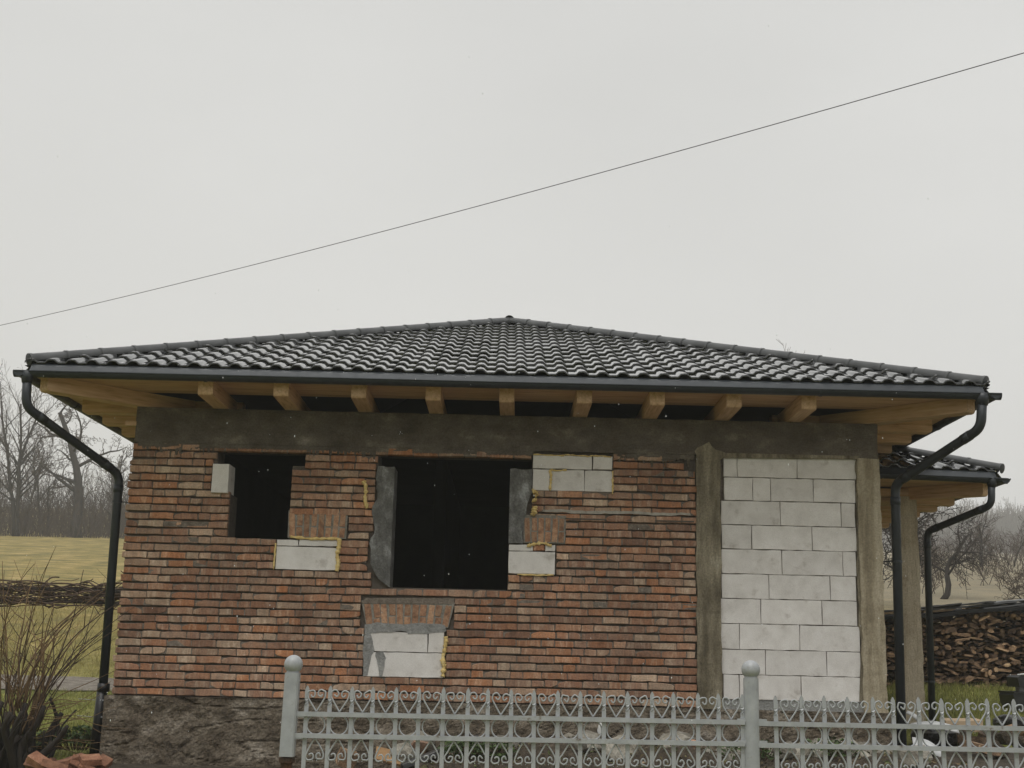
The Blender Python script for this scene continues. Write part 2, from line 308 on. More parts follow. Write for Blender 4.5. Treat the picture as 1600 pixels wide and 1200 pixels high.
# brick wall core with its two openings
OPEN = [(-2.86, -2.24, 2.075, 2.822), (-3.02, -2.11, 2.822, 2.975), (-3.02, -2.86, 2.52, 2.822), (-1.187, .004, 1.62, 2.835), (-1.36, .232, 2.835, 2.972)]
OPEN = [(fx(a), fx(b), c, d) for a, b, c, d in OPEN]
def core(x0, x1, z0, z1, y0, y1, holes, g):
    cx = sorted({x0, x1, *[h[0] for h in holes], *[h[1] for h in holes]}); cz = sorted({z0, z1, *[h[2] for h in holes], *[h[3] for h in holes]})
    for i in range(len(cx)-1):
        for j in range(len(cz)-1):
            mx, mz = (cx[i]+cx[i+1])/2, (cz[j]+cz[j+1])/2
            if not any(h[0] < mx < h[1] and h[2] < mz < h[3] for h in holes): g.box(cx[i], cx[i+1], y0, y1, cz[j], cz[j+1])
    return g
wall = core(XL+.012, 1.93, ZB-.01, ZW, .042, .38, OPEN, MB()).obj('brick_wall', 'dark_mortar', house)
# ---- bricks
CH = .0783; BH = .063
EXCL = OPEN + [(fx(a), fx(b), c, d) for a, b, c, d in [
 (-2.36, -1.715, 1.765, 2.09),      # aerated block patch beside the small window
 (-3.055, -2.86, 2.515, 2.83),      # white block in the jamb
 (-2.245, -1.635, 2.09, 2.345),     # soldier bricks between the windows
 (-1.375, -1.18, 1.62, 2.84), (-1.42, -1.18, 1.8, 2.2), (0, .235, 2.09, 2.84), (0, .16, 2.3, 2.4),
 (.22, 1.06, 2.615, 3.0),           # blocks right of the big window
 (0, .49, 1.775, 2.095),            # block under the jamb
 (.14, .58, 2.095, 2.355),          # soldier bricks right of the window
 (-1.47, -.53, 1.235, 1.53), (-1.42, -.60, .74, 1.25)]]
def subtract(iv, z0, z1):
    zm0, zm1 = z0+.02, z1-.02
    for h in EXCL:
        if h[2] < (zm0+zm1)/2 < h[3]:
            o = []
            for a, b in iv:
                if h[1] <= a or h[0] >= b: o.append((a, b)); continue
                if h[0] > a: o.append((a, h[0]-.004))
                if h[1] < b: o.append((h[1]+.004, b))
            iv = o
    return [(a, b) for a, b in iv if b-a > .03]
def brick_verts(w, h, d, seed, jit=.004, ch=.007):
    """rough-edged brick: front polygon, chamfer ring, back ring; front at y=0"""
    rs = random.Random(seed); n = max(2, int(w/.07)); out = []
    for i in range(n+1): out.append((w*i/n, 0))
    out.append((w, h/2))
    for i in range(n, -1, -1): out.append((w*i/n, h))
    out.append((0, h/2))
    out = [(x+rs.uniform(-jit, jit), z+rs.uniform(-jit, jit)) for x, z in out]
    if rs.random() < .22 and jit > .003:
        k = rs.choice([0, n, n+2, 2*n+2]); x, z = out[k % len(out)]; out[k % len(out)] = (x+(.018 if x < w/2 else -.018), z+(.012 if z < h/2 else -.012))
    cx, cz = w/2, h/2; K = len(out)
    v = [(x-(ch*.5 if x > cx else -ch*.5), rs.uniform(-.0015, .0015), z-(ch*.7 if z > cz else -ch*.7)) for x, z in out]
    v += [(x, ch*.9, z) for x, z in out]+[(x, d, z) for x, z in out]
    f = [tuple(range(K))]+[(K+i, K+(i+1) % K, (i+1) % K, i) for i in range(K)]+[(2*K+i, 2*K+(i+1) % K, K+(i+1) % K, K+i) for i in range(K)]
    return v, f
PIECES = []; strips = MB()
ncourse = int(round((ZW-.06-ZB)/CH))+1
for c in range(ncourse):
    z = ZB+c*CH
    if z+BH > ZW+.03: break
    x0 = XL+U(-.012, .022); x1 = 1.912+U(-.01, .02)
    if z > 2.9: x1 = 1.72
    elif z > 2.8: x1 = 1.80
    for a, b in subtract([(x0, x1)], z, z+BH):
        strips.box(a+.02, b-.012, .007+U(-.002, .003), .044, z+.003, z+BH-.004)
        x = a; off = rnd()
        if a == x0: x = a
        while x < b-.01:
            l = .245 if rnd() < .62 else .117
            if rnd() < .08: l = .18
            l *= U(.95, 1.03)
            e = min(x+l, b)
            if b-e < .05: e = b
            PIECES.append((x, z+U(-.002, .002), e-x, BH+U(-.004, .003), U(-.005, .006)))
            x = e+U(.008, .014)
strips.obj('joint_mortar', 'mortar', wall)
PIECES.sort(key=lambda p: (-round(p[2]*20), abs(p[0]+1)))
VAR = {}
def brick_mesh(w, h):
    key = (round(w*50), random.randrange(6))
    if key not in VAR:
        v, f = brick_verts(key[0]/50, BH, .1, len(VAR)*13+5); VAR[key] = MB().add(v, f).mesh('brick', 'brick_object')
    return VAR[key], key[0]/50
rest = MB()
for i, (x, z, w, h, dy) in enumerate(PIECES):
    if i < 262:
        me, w0 = brick_mesh(w, h)
        link('brick', me, wall, None, Matrix.Translation((x, dy, z)) @ Matrix.Rotation(U(-.006, .006), 4, 'Y') @ Matrix.Diagonal((w/w0, 1, h/BH, 1)))
    else:
        v, f = brick_verts(w, h, .1, i)
        rest.add([(a+x, b+dy, c+z) for a, b, c in v], f)
rest.obj('remaining_bricks', 'brick_island', wall, False, 'stuff')
# ---- soldier-brick lintels
def soldier(x0, x1, z0, z1, fan, n, seed):
    x0, x1 = fx(x0), fx(x1)
    e = .045 if fan > .4 else .01
    MB().prism([(x0+e-.02, z0-.01), (x1-e+.02, z0-.01), (x1+e*.6+.01, z1+.03), (x0-e*.6-.01, z1+.03)], lambda p, t: (p[0], t, p[1]), .002, .05).obj('lintel_mortar', 'lintel_grey', wall)
    rs = random.Random(seed); cx = (x0+x1)/2; p = (x1-x0)/n
    for i in range(n):
        xc = x0+p*(i+.5); ang = (xc-cx)*fan; xc = cx+(xc-cx)*(.95 if fan > .4 else 1)
        H = z1-z0
        segs = [(0, H)] if i % 2 == 0 else ([(0, H*.42), (H*.47, H)] if rs.random() < .7 else [(0, H*.3), (H*.35, H)])
        for a, b in segs:
            v, f = brick_verts(b-a, p*.80, .06, seed+i*3+int(a*100), .003, .005)
            Mx = Matrix.Translation((xc, -.003+rs.uniform(-.003, .004), z0+a)) @ Matrix.Rotation(ang, 4, 'Y') @ Matrix.Translation((p*.40, 0, 0)) @ Matrix.Rotation(-math.pi/2, 4, 'Y')
            link('brick', MB().add(v, f).mesh('brick', 'brick_arch'), wall, None, Mx)
soldier(-2.235, -1.66, 2.1, 2.335, .25, 8, 3)
soldier(.165, .57, 2.105, 2.345, .35, 6, 77)
soldier(-1.43, -.56, 1.245, 1.455, .42, 11, 40)
# ---- mortar smears, concrete jambs (outlined slabs)
def slab(name, pts, y0, y1, m, parent, jag=.006, seed=1, sub=.05):
    o = []; pts = [(fx(a), b) for a, b in pts]
    for i, p in enumerate(pts):
        q = pts[(i+1) % len(pts)]; d = math.hypot(q[0]-p[0], q[1]-p[1]); k = max(1, int(d/sub))
        for j in range(k):
            t = j/k; x = p[0]+(q[0]-p[0])*t; z = p[1]+(q[1]-p[1])*t
            a = 0 if (not j or d > .5) else jag
            o.append((x+wob((x, z, 0), 14, a*2, seed), z+wob((x, z, 3), 14, a*2, seed)))
    return MB().prism(o, lambda p, t: (p[0], t, p[1]), y0, y1).obj(name, m, parent)
slab('concrete_jamb', [(-1.187, 1.62), (-1.185, 2.832), (-1.355, 2.832), (-1.375, 2.7), (-1.35, 2.5), (-1.40, 2.36), (-1.36, 2.2), (-1.41, 2.05), (-1.39, 1.85), (-1.33, 1.74), (-1.25, 1.66)], -.012, .37, 'jamb', house, .014, 2)
slab('concrete_jamb', [(.003, 2.085), (.15, 2.085), (.14, 2.2), (.175, 2.36), (.19, 2.5), (.232, 2.6), (.233, 2.84), (.003, 2.838)], -.008, .37, 'jamb', house, .008, 5)
slab('mortar_smear', [(-1.47, 1.455), (-.54, 1.47), (-.525, 1.53), (-1.42, 1.51)], -.004, .02, 'mortar', house, .004, 8)
slab('mortar_smear', [(-1.415, .745), (-1.37, .76), (-1.34, .95), (-1.31, 1.0), (-1.335, 1.1), (-1.36, 1.165), (-1.0, 1.19), (-.98, 1.165), (-.80, 1.17), (-.63, 1.19), (-.6, 1.205), (-.62, 1.262), (-.9, 1.275), (-1.1, 1.265), (-1.3, 1.275), (-1.42, 1.25), (-1.43, 1.0)], -.008, .03, 'grey_mortar', house, .008, 9)
slab('mortar_smear', [(-1.30, .98), (-1.23, .995), (-1.195, .93), (-1.205, .85), (-1.225, .75), (-1.25, .747), (-1.275, .87)], -.010, .03, 'grey_mortar', house, .008, 10, .03)
rs = random.Random(404)
for a, b in ((-3.84, -3.03), (-2.1, -1.37), (-3.03, -2.1), (-1.37, .24), (1.06, 1.90)):
    pts = [(a, ZW+.02), (a, ZW-.045)]; x = a; hole = (a, b) in ((-3.03, -2.1), (-1.37, .24)); lim = .052 if hole else .16
    while x < b-.03:
        w = rs.uniform(.012, .05); dd = min(lim, .045+abs(rs.gauss(0, .045)))
        pts += [(x+w*.25, ZW-dd), (x+w*.75, ZW-dd-rs.uniform(-.006, .006)), (x+w, ZW-.04-rs.uniform(0, .012))]; x += w
    pts += [(b, ZW-.045), (b, ZW+.02)]
    slab('mortar_smear', pts, -.004, .03, 'beam', house, 0, 14, 9)
slab('mortar_smear', [(.5, 2.405), (.8, 2.40), (1.2, 2.408), (1.6, 2.40), (1.86, 2.405), (1.85, 2.43), (1.5, 2.428), (1.1, 2.437), (.75, 2.43), (.35, 2.432), (.34, 2.41)], -.007, .02, 'pale_mortar', house, .006, 19, .04)
MB().box(.6, 1.9, -.002, .045, 2.338, 2.352).obj('gap_shade_strip', 'dark_mortar', house)  # solid dark strip laid flush, painting the shade of a wide gap
# ---- aerated-concrete blocks in the brick wall
def block(x0, x1, z0, z1, y, parent, seed, d=.1, m='block'):
    x0, x1 = fx(x0), fx(x1)
    v, f = brick_verts(x1-x0, z1-z0, d, seed, .0028, .004)
    return link('aerated_block', MB().add([(a, b, c) for a, b, c in v], f).mesh('aerated_block', m), parent, None, Matrix.Translation((x0, y, z0)))
k = 500
for (a, b, c, d, y) in [(-2.352, -1.732, 1.773, 1.998, -.006), (-2.35, -2.133, 2.008, 2.068, -.004), (-2.122, -1.735, 2.012, 2.07, -.008),
     (.236, .842, 2.85, 2.985, -.004), (.855, 1.052, 2.852, 2.985, -.004), (.236, .410, 2.626, 2.84, -.006), (.418, .765, 2.626, 2.838, -.004), (.769, 1.052, 2.626, 2.838, -.006),
     (.008, .478, 1.785, 2.005, -.006), (.008, .25, 2.012, 2.072, -.004), (.38, .478, 2.015, 2.075, -.004),
     (-1.36, -.787, .992, 1.182, -.003), (-.777, -.624, .992, 1.19, -.004), (-1.40, -.622, .748, .984, -.004)]:
    k += 1; block(a, b, c, d, y, wall, k)
v, f = brick_verts(.115, .058, .06, 900); link('brick', MB().add(v, f).mesh('brick', 'brick_object'), wall, None, Matrix.Translation((fx(.256), -.004, 2.018)))
v, f = brick_verts(.168, .293, .30, 901, .003, .005)
link('aerated_block', MB().add(v, f).mesh('aerated_block', 'block'), wall, None, Matrix.Translation((fx(-3.048), -.035, 2.522)))
# ---- yellow mounting foam
def foam(pts, r, seed):
    rs = random.Random(seed); g = MB(); p = smooth_path([(fx(x), -.012, z) for x, z in pts], 6)
    g.tube([(q.x+rs.uniform(-.003, .003), q.y, q.z+rs.uniform(-.003, .003)) for q in p], [r*rs.uniform(.7, 2.0) for _ in p], 7); g.obj('foam_bead', 'foam', house, True)
foam([(-2.21, 2.098), (-2.0, 2.083), (-1.85, 2.088), (-1.715, 2.09)], .010, 1)
foam([(-1.715, 2.09), (-1.72, 1.99), (-1.73, 1.93), (-1.718, 1.85), (-1.728, 1.765)], .014, 2)
foam([(-2.358, 2.03), (-2.364, 1.9), (-2.366, 1.77)], .006, 3)
foam([(-1.495, 2.68), (-1.47, 2.6), (-1.475, 2.5), (-1.45, 2.4)], .015, 4)
foam([(.235, 2.605), (.27, 2.61), (.278, 2.585), (.262, 2.568)], .018, 5)
foam([(.235, 2.52), (.28, 2.524)], .015, 6)
foam([(.265, 2.465), (.262, 2.42), (.25, 2.39), (.235, 2.372)], .02, 7)
foam([(.415, 2.835), (.425, 2.75), (.418, 2.66), (.42, 2.63)], .009, 8)
foam([(.24, 2.99), (.5, 2.986), (.62, 2.993), (.8, 2.985), (.86, 2.992), (1.04, 2.985)], .005, 9)
foam([(1.056, 2.84), (1.058, 2.7), (1.057, 2.6)], .007, 10)
foam([(.19, 2.055), (.24, 2.075), (.31, 2.09), (.38, 2.088), (.44, 2.066)], .012, 11)
foam([(-.605, 1.15), (-.6, 1.09), (-.61, 1.02), (-.625, .93), (-.613, .86), (-.62, .76)], .016, 12)
foam([(.42, 2.838), (.5, 2.83), (.58, 2.838)], .006, 13)
foam([(.1, 1.774), (.3, 1.772), (.47, 1.778)], .006, 14)
# ---- concrete ring beam and columns
def rough_box(name, x0, x1, z0, z1, y0, y1, m, parent, amp, seed, st=.03):
    nx = max(6, int((x1-x0)/st)); nz = max(6, int((z1-z0)/st)); g = MB()
    for j in range(nz+1):
        for i in range(nx+1):
            x = x0+(x1-x0)*i/nx; z = z0+(z1-z0)*j/nz
            d = wob((x*1.5, 0, z*.5), 5, amp, seed)+wob((x, 0, z), 16, amp*.6, seed+1)
            ex = wob((0, 0, z), 7, amp*1.3, seed+2+(i == 0)) if i in (0, nx) else 0
            ez = wob((x, 0, 0), 7, amp*.9, seed+5+(j == 0)) if j in (0, nz) else 0
            g.v.append((x+ex, y0+d, z+ez))
    a = nx+1
    g.f = [(j*a+i, j*a+i+1, (j+1)*a+i+1, (j+1)*a+i) for j in range(nz) for i in range(nx)]
    ring = [i for i in range(a)]+[j*a+nx for j in range(1, nz+1)]+[nz*a+i for i in range(nx-1, -1, -1)]+[j*a for j in range(nz-1, 0, -1)]
    o = len(g.v); g.v += [(g.v[q][0], y1, g.v[q][2]) for q in ring]; K = len(ring)
    g.f += [(ring[i], o+i, o+(i+1) % K, ring[(i+1) % K]) for i in range(K)]
    return g.obj(name, m, parent, False)
rough_box('ring_beam', XL+.025, 3.78, ZW-.005, ZT, -.014, .36, 'beam', house, .006, 21)
rough_box('concrete_column', 1.922, 2.165, .50, ZW-.004, -.020, .36, 'column', house, .010, 31)
rough_box('concrete_column', 3.557, 3.788, .50, ZW-.004, -.022, .36, 'column_pale', house, .010, 41)
slab('mortar_smear', [(1.9, 3.06), (1.93, 3.1), (2.05, 3.16), (2.12, 3.08), (2.22, 3.05), (3.6, 3.05), (3.6, 3.02), (2.2, 3.0), (2.12, 2.93), (1.95, 2.95)], -.024, .0, 'column', house, .012, 44)
slab('mortar_smear', [(3.53, .62), (3.58, .62), (3.59, 3.0), (3.565, 3.0), (3.56, 2.6), (3.57, 2.4), (3.55, 2.0), (3.545, 1.8), (3.55, 1.4), (3.57, 1.2)], .0, .05, 'column', house, .008, 45)
# ---- block infill
infill = MB().box(2.15, 3.58, .05, .36, .5, ZW).obj('block_infill', 'mortar', house)
ROWS = [((2.2, 2.343, 2.961, 3.574), 3.052), ((2.204, 2.502, 2.684, 3.125, 3.562), 2.808), ((2.169, 2.78, 3.405, 3.547), 2.57), ((2.174, 2.483, 3.099, 3.556), 2.325),
        ((2.172, 2.787, 3.407, 3.545), 2.08), ((2.17, 2.652, 3.272, 3.537), 1.833), ((2.153, 2.565, 3.183, 3.54), 1.588), ((2.153, 2.345, 2.953, 3.562), 1.342),
        ((2.161, 2.604, 3.216, 3.561), 1.09), ((2.175, 2.338, 2.955, 3.571), .846)]
for i, (jx, zt) in enumerate(ROWS):
    zb = ROWS[i+1][1] if i < 9 else .606
    for j in range(len(jx)-1):
        k += 1; block(jx[j]+.003, jx[j+1]-.003, zb+.004, zt-.003, .012+U(-.004, .004), infill, k)
MB().box(2.15, 3.58, .02, .3, .5, .607).obj('sill_course', 'grey_mortar', infill)
# ---- side, back and inner walls (dark room)
g = MB().box(XL, XL+.3, .38, 8.6, .3, ZT).box(3.51, XR, .36, 8.6, .3, ZT).box(XL, XR, 8.3, 8.6, .3, 3.9)
g.obj('side_wall', 'mortar', house)
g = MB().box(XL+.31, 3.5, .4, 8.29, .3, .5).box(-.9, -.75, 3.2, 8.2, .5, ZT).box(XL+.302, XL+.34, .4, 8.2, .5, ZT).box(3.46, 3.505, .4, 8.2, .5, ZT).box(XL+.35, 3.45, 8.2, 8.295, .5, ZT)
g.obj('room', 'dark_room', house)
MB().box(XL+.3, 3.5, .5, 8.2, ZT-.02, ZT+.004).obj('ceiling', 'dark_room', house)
# ---- roof structure under the eaves
SOF = 3.538
PROF = [(1.0, ZT+.004), (-.705, ZT+.004), (-.72, ZT+.010), (-.73, ZT+.03), (-.73, SOF-.002), (1.0, SOF-.002)]
def joist(Mx, ext=1.0, name='rafter_tail', w=.145, inner=1.0):
    pts = [(p[0]*(ext if p[0] < 0 else inner), p[1]) for p in PROF]
    me = MB().prism(pts, lambda p, t: (t, p[0], p[1]), -w/2, w/2).mesh(name, 'timber'); o = link(name, me, house, None, Mx); fix_normals(o)
for x in (-2.94, -2.21, -1.46, -.735, -.01, .735, 1.45, 2.19, 2.92):
    joist(Matrix.Translation((x, 0, 0)) @ Matrix.Rotation(U(-.012, .012), 4, 'Z'), U(.95, 1.04))
for y in (.48, 1.20, 1.95, 2.65, 3.35, 4.05, 4.75, 5.45, 6.15, 6.85, 7.55, 8.25):
    joist(Matrix.Translation((XL+.02, y, 0)) @ Matrix.Rotation(-math.pi/2, 4, 'Z'), .95)
    joist(Matrix.Translation((3.79, y, 0)) @ Matrix.Rotation(math.pi/2, 4, 'Z'), .95)
joist(Matrix.Translation((XL+.04, .02, 0)) @ Matrix.Rotation(-math.pi/4, 4, 'Z'), 1.42, 'hip_rafter', .16, .6)
joist(Matrix.Translation((3.77, .02, 0)) @ Matrix.Rotation(math.pi/4, 4, 'Z'), 1.42, 'hip_rafter', .16, .6)
for i in range(7):
    y1 = 0-.118*i
    link('soffit_board', MB().box(-4.62, 4.60, y1-.115, y1, SOF+U(0, .003), SOF+.024).mesh('soffit_board', 'timber_x'), house)
for i in range(7):
    for s, xw in ((-1, XL), (1, XR)):
        xa = xw+s*.118*i
        link('soffit_board', MB().box(min(xa, xa+s*.115), max(xa, xa+s*.115), .003, 9.2, SOF+U(0, .003), SOF+.024).mesh('soffit_board', 'timber_x'), house)
MB().box(-3.90, -3.79, -.022, .06, 3.19, 3.235).obj('wood_offcut', 'timber_x', house)
# ---- roof covering: stepped metal-tile field
XC, HW, YE, ZE, SL_T = -.015, 4.655, -.862, 3.632, .3637
RUN = HW; SLEN = math.hypot(RUN, RUN*SL_T); TH = math.atan(SL_T)
TW, TL, AMP, STEP = .197, .352, .030, .018
def wave(t):
    t = t % 1.0
    if t < .34: return .06*math.sin(t/.34*math.pi)
    if t < .52: s = (t-.34)/.18; return s*s*(3-2*s)
    if t < .78: return 1+.12*math.sin((t-.52)/.26*math.pi)
    s = (t-.78)/.22; return 1-s*s*(3-2*s)
US = [0, .17, .34, .40, .46, .52, .65, .78, .86, .93, 1.0]
def tile_geom(x0=0, v0=0):
    g = MB(); k = len(US)
    for v, st in ((0, 0.0), (0, STEP), (.012, STEP+.001), (TL*.55, STEP*.42), (TL+.012, -.002)):
        for t in US: g.v.append((x0+t*TW, v0+v, wave(t)*AMP+st))
    for r in range(4):
        for i in range(k-1): g.f.append((r*k+i, r*k+i+1, (r+1)*k+i+1, (r+1)*k+i))
    return g
TILE = tile_geom().mesh('roof_tile', 'tile', True)
def clip_mesh(me, planes):
    b = bmesh.new(); b.from_mesh(me)
    for co, no in planes:
        bmesh.ops.bisect_plane(b, geom=b.verts[:]+b.edges[:]+b.faces[:], plane_co=co, plane_no=no, clear_outer=True)
    ok = len(b.faces) > 0
    m2 = bpy.data.meshes.new('roof_tile'); b.to_mesh(m2); b.free(); m2.materials.append(MATS['tile']) if not m2.materials else None
    return m2 if ok else None
def tile_field(frame, hw_l, hw_r, cut_l, cut_r, slen, parent, n_parts, phase=0):
    """frame: face origin at eave centre, x along the eave, y up the slope, z the normal. cut = inward run per slope metre"""
    lst = []
    for r in range(int(slen/TL)+1):
        v0 = r*TL
        for i in range(int(-hw_l/TW)-1, int(hw_r/TW)+1):
            x0 = (i+phase)*TW; x1 = x0+TW
            if x1 <= -hw_l+v0*cut_l+.01 or x0 >= hw_r-v0*cut_r-.01: continue
            v1 = v0+TL+.012
            full = x0 >= -hw_l+v1*cut_l and x1 <= hw_r-v1*cut_r and v1 <= slen+.05
            lst.append((r, x0, v0, full))
    stuff = MB(); cnt = 0
    for r, x0, v0, full in lst:
        if full: me = TILE
        else:
            me = clip_mesh(TILE, [(Vector((-hw_l-x0, -v0, 0)), Vector((-1, cut_l, 0))), (Vector((hw_r-x0, -v0, 0)), Vector((1, cut_r, 0))), (Vector((0, slen-v0, 0)), Vector((0, 1, 0)))])
            if me is None: continue
        if cnt < n_parts:
            jz = Matrix.Translation((x0, v0, U(-.001, .001))) @ Matrix.Rotation(U(-.010, .010), 4, 'X') @ Matrix.Rotation(U(-.008, .008), 4, 'Y')
            link('roof_tile', me, parent, None, frame @ jz); cnt += 1
        else:
            F = frame @ Matrix.Translation((x0, v0, 0))
            stuff.add([F @ v.co for v in me.vertices], [tuple(p.vertices) for p in me.polygons])
    if stuff.v: stuff.obj('remaining_tiles', 'tile', parent, True, 'stuff')
def face_frame(o, eu, slope):
    eu = Vector(eu); inw = Vector((0, 0, 1)).cross(eu).normalized(); ev = (inw*math.cos(slope)+Vector((0, 0, 1))*math.sin(slope)); n = eu.cross(ev)
    F = Matrix.Identity(4)
    for i in range(3): F[i][0], F[i][1], F[i][2], F[i][3] = eu[i], ev[i], n[i], o[i]
    return F
YB = 9.4; YA = YE+RUN; YA2 = YB-RUN; ZA = ZE+RUN*SL_T
g = MB(); dz = -.02
g.add([(XC-HW, YE, ZE+dz), (XC+HW, YE, ZE+dz), (XC+HW, YB, ZE+dz), (XC-HW, YB, ZE+dz), (XC, YA, ZA+dz), (XC, YA2, ZA+dz)], [(0, 1, 4), (1, 2, 5, 4), (2, 3, 5), (3, 0, 4, 5)])
roof = g.obj('roof', 'black', house)
tile_field(face_frame((XC, YE, ZE), (1, 0, 0), TH), HW, HW, HW/SLEN, HW/SLEN, SLEN, roof, 298)
tile_field(face_frame((XC+HW, (YE+YB)/2, ZE), (0, 1, 0), TH), (YB-YE)/2, (YB-YE)/2, HW/SLEN, HW/SLEN, SLEN, roof, 0)
tile_field(face_frame((XC-HW, (YE+YB)/2, ZE), (0, -1, 0), TH), (YB-YE)/2, (YB-YE)/2, HW/SLEN, HW/SLEN, SLEN, roof, 0)
# hip and ridge caps
def caps(p0, p1, parent, r=.060, pitch=.36, end=True, lift=.026):
    p0, p1 = Vector(p0), Vector(p1); d = (p1-p0); n = int(d.length/pitch); d.normalize()
    side = d.cross(Vector((0, 0, 1))).normalized(); up = side.cross(d)
    F = Matrix.Identity(4)
    for i in range(3): F[i][0], F[i][1], F[i][2] = side[i], d[i], up[i]
    g = MB(); K = 12; pl = (p1-p0).length/n
    for (v, q) in ((0, 1.10), (.03, 1.10), (.032, 1.02), (pl+.02, .97)):
        for j in range(K+1):
            t = math.pi*(-.12+1.24*j/K); g.v.append((r*q*math.cos(t), v, r*q*math.sin(t)*.95))
    for a in range(3):
        for j in range(K): g.f.append((a*(K+1)+j, (a+1)*(K+1)+j, (a+1)*(K+1)+j+1, a*(K+1)+j+1))
    me = g.mesh('hip_cap', 'ridge', True)
    for i in range(n):
        link('hip_cap', me, parent, None, Matrix.Translation(p0+d*pl*i+up*lift) @ F)
    if end:
        e = MB(); e.v = [(r*1.08*math.cos(2*math.pi*j/16), 0, r*1.0*math.sin(2*math.pi*j/16)) for j in range(16)]+[(0, -.012, 0)]
        e.f = [(j, (j+1) % 16, 16) for j in range(16)]
        link('hip_end_disc', e.mesh('hip_end_disc', 'gutter', True), parent, None, Matrix.Translation(p0+up*lift) @ F)
caps((XC-HW+.03, YE+.03, ZE+.016), (XC, YA, ZA+.01), roof)
caps((XC+HW-.03, YE+.03, ZE+.016), (XC, YA, ZA+.01), roof)
caps((XC, YA-.05, ZA+.02), (XC, YA2+.05, ZA+.02), roof, end=False)
MB().sphere((XC, YA, ZA+.02), .072, 14, 8, .8).obj('apex_cap', 'ridge', roof, True)
# eave flashing and gutter
def gutter(x0, x1, yl, zl, parent, r=.058, apron=(.105, .035), xa=None, Mx=None, yap=None):
    yap = yl+.115 if yap is None else yap
    xa = xa or (x0+.13, x1-.09)
    g = MB(); pts = [(yap+.05, zl+apron[0]-.006), (yap-.01, zl+apron[0]-.012), (yl+.030, zl+.004), (yl+.034, zl-.004), (yap-.006, zl+apron[0]-.02), (yap+.05, zl+apron[0]-.014)]
    g.prism(pts, lambda p, t: (t, p[0], p[1]), xa[0], xa[1]); fl = fix_normals(g.obj('eave_flashing', 'flashing', parent))
    g = MB(); K = 12; yc = yl+r
    arc = [(yc-r*math.cos(math.pi*j/K), zl-r*math.sin(math.pi*j/K)*1.0) for j in range(K+1)]; inn = [(yc-(r-.004)*math.cos(math.pi*j/K), zl-(r-.004)*math.sin(math.pi*j/K)) for j in range(K, -1, -1)]
    g.prism(arc+inn, lambda p, t: (t, p[0], p[1]), x0, x1); gt = fix_normals(g.obj('gutter', 'gutter', parent))
    link('gutter_bead', MB().tube([(x0, yl, zl), (x1, yl, zl)], .009, 8).mesh('gutter_bead', 'gutter', True), gt)
    for x in (x0, x1):
        e = MB().prism(arc, lambda p, t: (t, p[0], p[1]), x-.006, x+.006); link('end_cap', e.mesh('end_cap', 'gutter'), gt)
    n = max(2, int((x1-x0)/1.25))
    for i in range(n):
        x = x0+.35+(x1-x0-.6)*i/(n-1)
        b = MB().prism([(yc-(r+.006)*math.cos(math.pi*j/K), zl-(r+.006)*math.sin(math.pi*j/K)) for j in range(K+1)]+[(yc+(r-.002), zl), (yc-(r-.002), zl+.004)], lambda p, t: (t, p[0], p[1]), x-.014, x+.014)
        if i in (1, n-2): link('gutter_joint', b.mesh('gutter_joint', 'gutter'), gt)
    if Mx is not None:
        for o in (fl, gt): o.matrix_local = Mx
    return gt
gutter(-4.735, 4.715, -.955, 3.538, house, xa=(-4.60, 4.57), r=.052)
gutter(-.95, 9.4, -.955, 3.538, house, xa=(-.80, 9.3), r=.052, Mx=Matrix.Translation((3.76, 0, 0)) @ Matrix.Rotation(math.pi/2, 4, 'Z'))
gutter(-9.4, .95, -.955, 3.538, house, xa=(-9.3, .80), r=.052, Mx=Matrix.Translation((-3.78, 0, 0)) @ Matrix.Rotation(-math.pi/2, 4, 'Z'))
# downpipes
def downpipe(pts, r, parent, clamps=(), bend=.09, wallx=None, funnel=True):
    pts = [Vector(p) for p in pts]; path = round_path(pts, bend, 6)
    dp = MB().tube(path, r, 14).obj('downpipe', 'gutter', parent, True)
    p = pts[0]
    if funnel: MB().tube([p+Vector((0, 0, .05)), p+Vector((0, 0, -.005)), p+Vector((0, 0, -.06))], [r*1.55, r*1.35, r*1.08], 14).obj('outlet', 'gutter', dp, True)
    a, b = pts[1], pts[2]; d = (b-a).normalized()
    for t in (.16, .86): 
        c = a+(b-a)*t; MB().tube([c-d*.05, c+d*.05], r*1.09, 14).obj('pipe_socket', 'gutter', dp, True)
    b, c = pts[2], pts[3]
    for t in (.05,): 
        q = b+(c-b)*t; MB().tube([q, q+(c-b).normalized()*.08], r*1.09, 14).obj('pipe_socket', 'gutter', dp, True)
    for z in clamps:
        t = (z-b.z)/(c.z-b.z); q = b+(c-b)*t
        MB().tube([q-Vector((0, 0, .012)), q+Vector((0, 0, .012))], r*1.14, 14).tube([q, Vector((wallx, q.y+.02, q.z))], .006, 6).obj('pipe_clamp', 'gutter', dp)
    return dp
downpipe([(-4.615, -.90, 3.49), (-4.605, -.90, 3.20), (-3.955, .1, 2.70), (-3.94, .1, .60)], .044, house, (2.42,), .10, XL)
low = MB().tube([(-3.94, .1, .62), (-3.965, .08, -.1)], .052, 14).tube([(-3.935, .1, .62), (-3.935, .1, .54)], .060, 14).obj('downpipe_boot', 'black', house, True)
for z in (.46, .30): MB().tube([(-3.942, .1, z-.008), (-3.942, .1, z+.008)], .056, 12).tube([(-3.99, .04, z), (-4.15, .03, z+.01)], .003, 5).obj('wire_tie', 'fence', low)
downpipe([(4.545, -.90, 3.49), (4.52, -.90, 3.21), (3.975, .1, 2.79), (3.945, .1, 0)], .047, house, (2.0,), .10, XR)

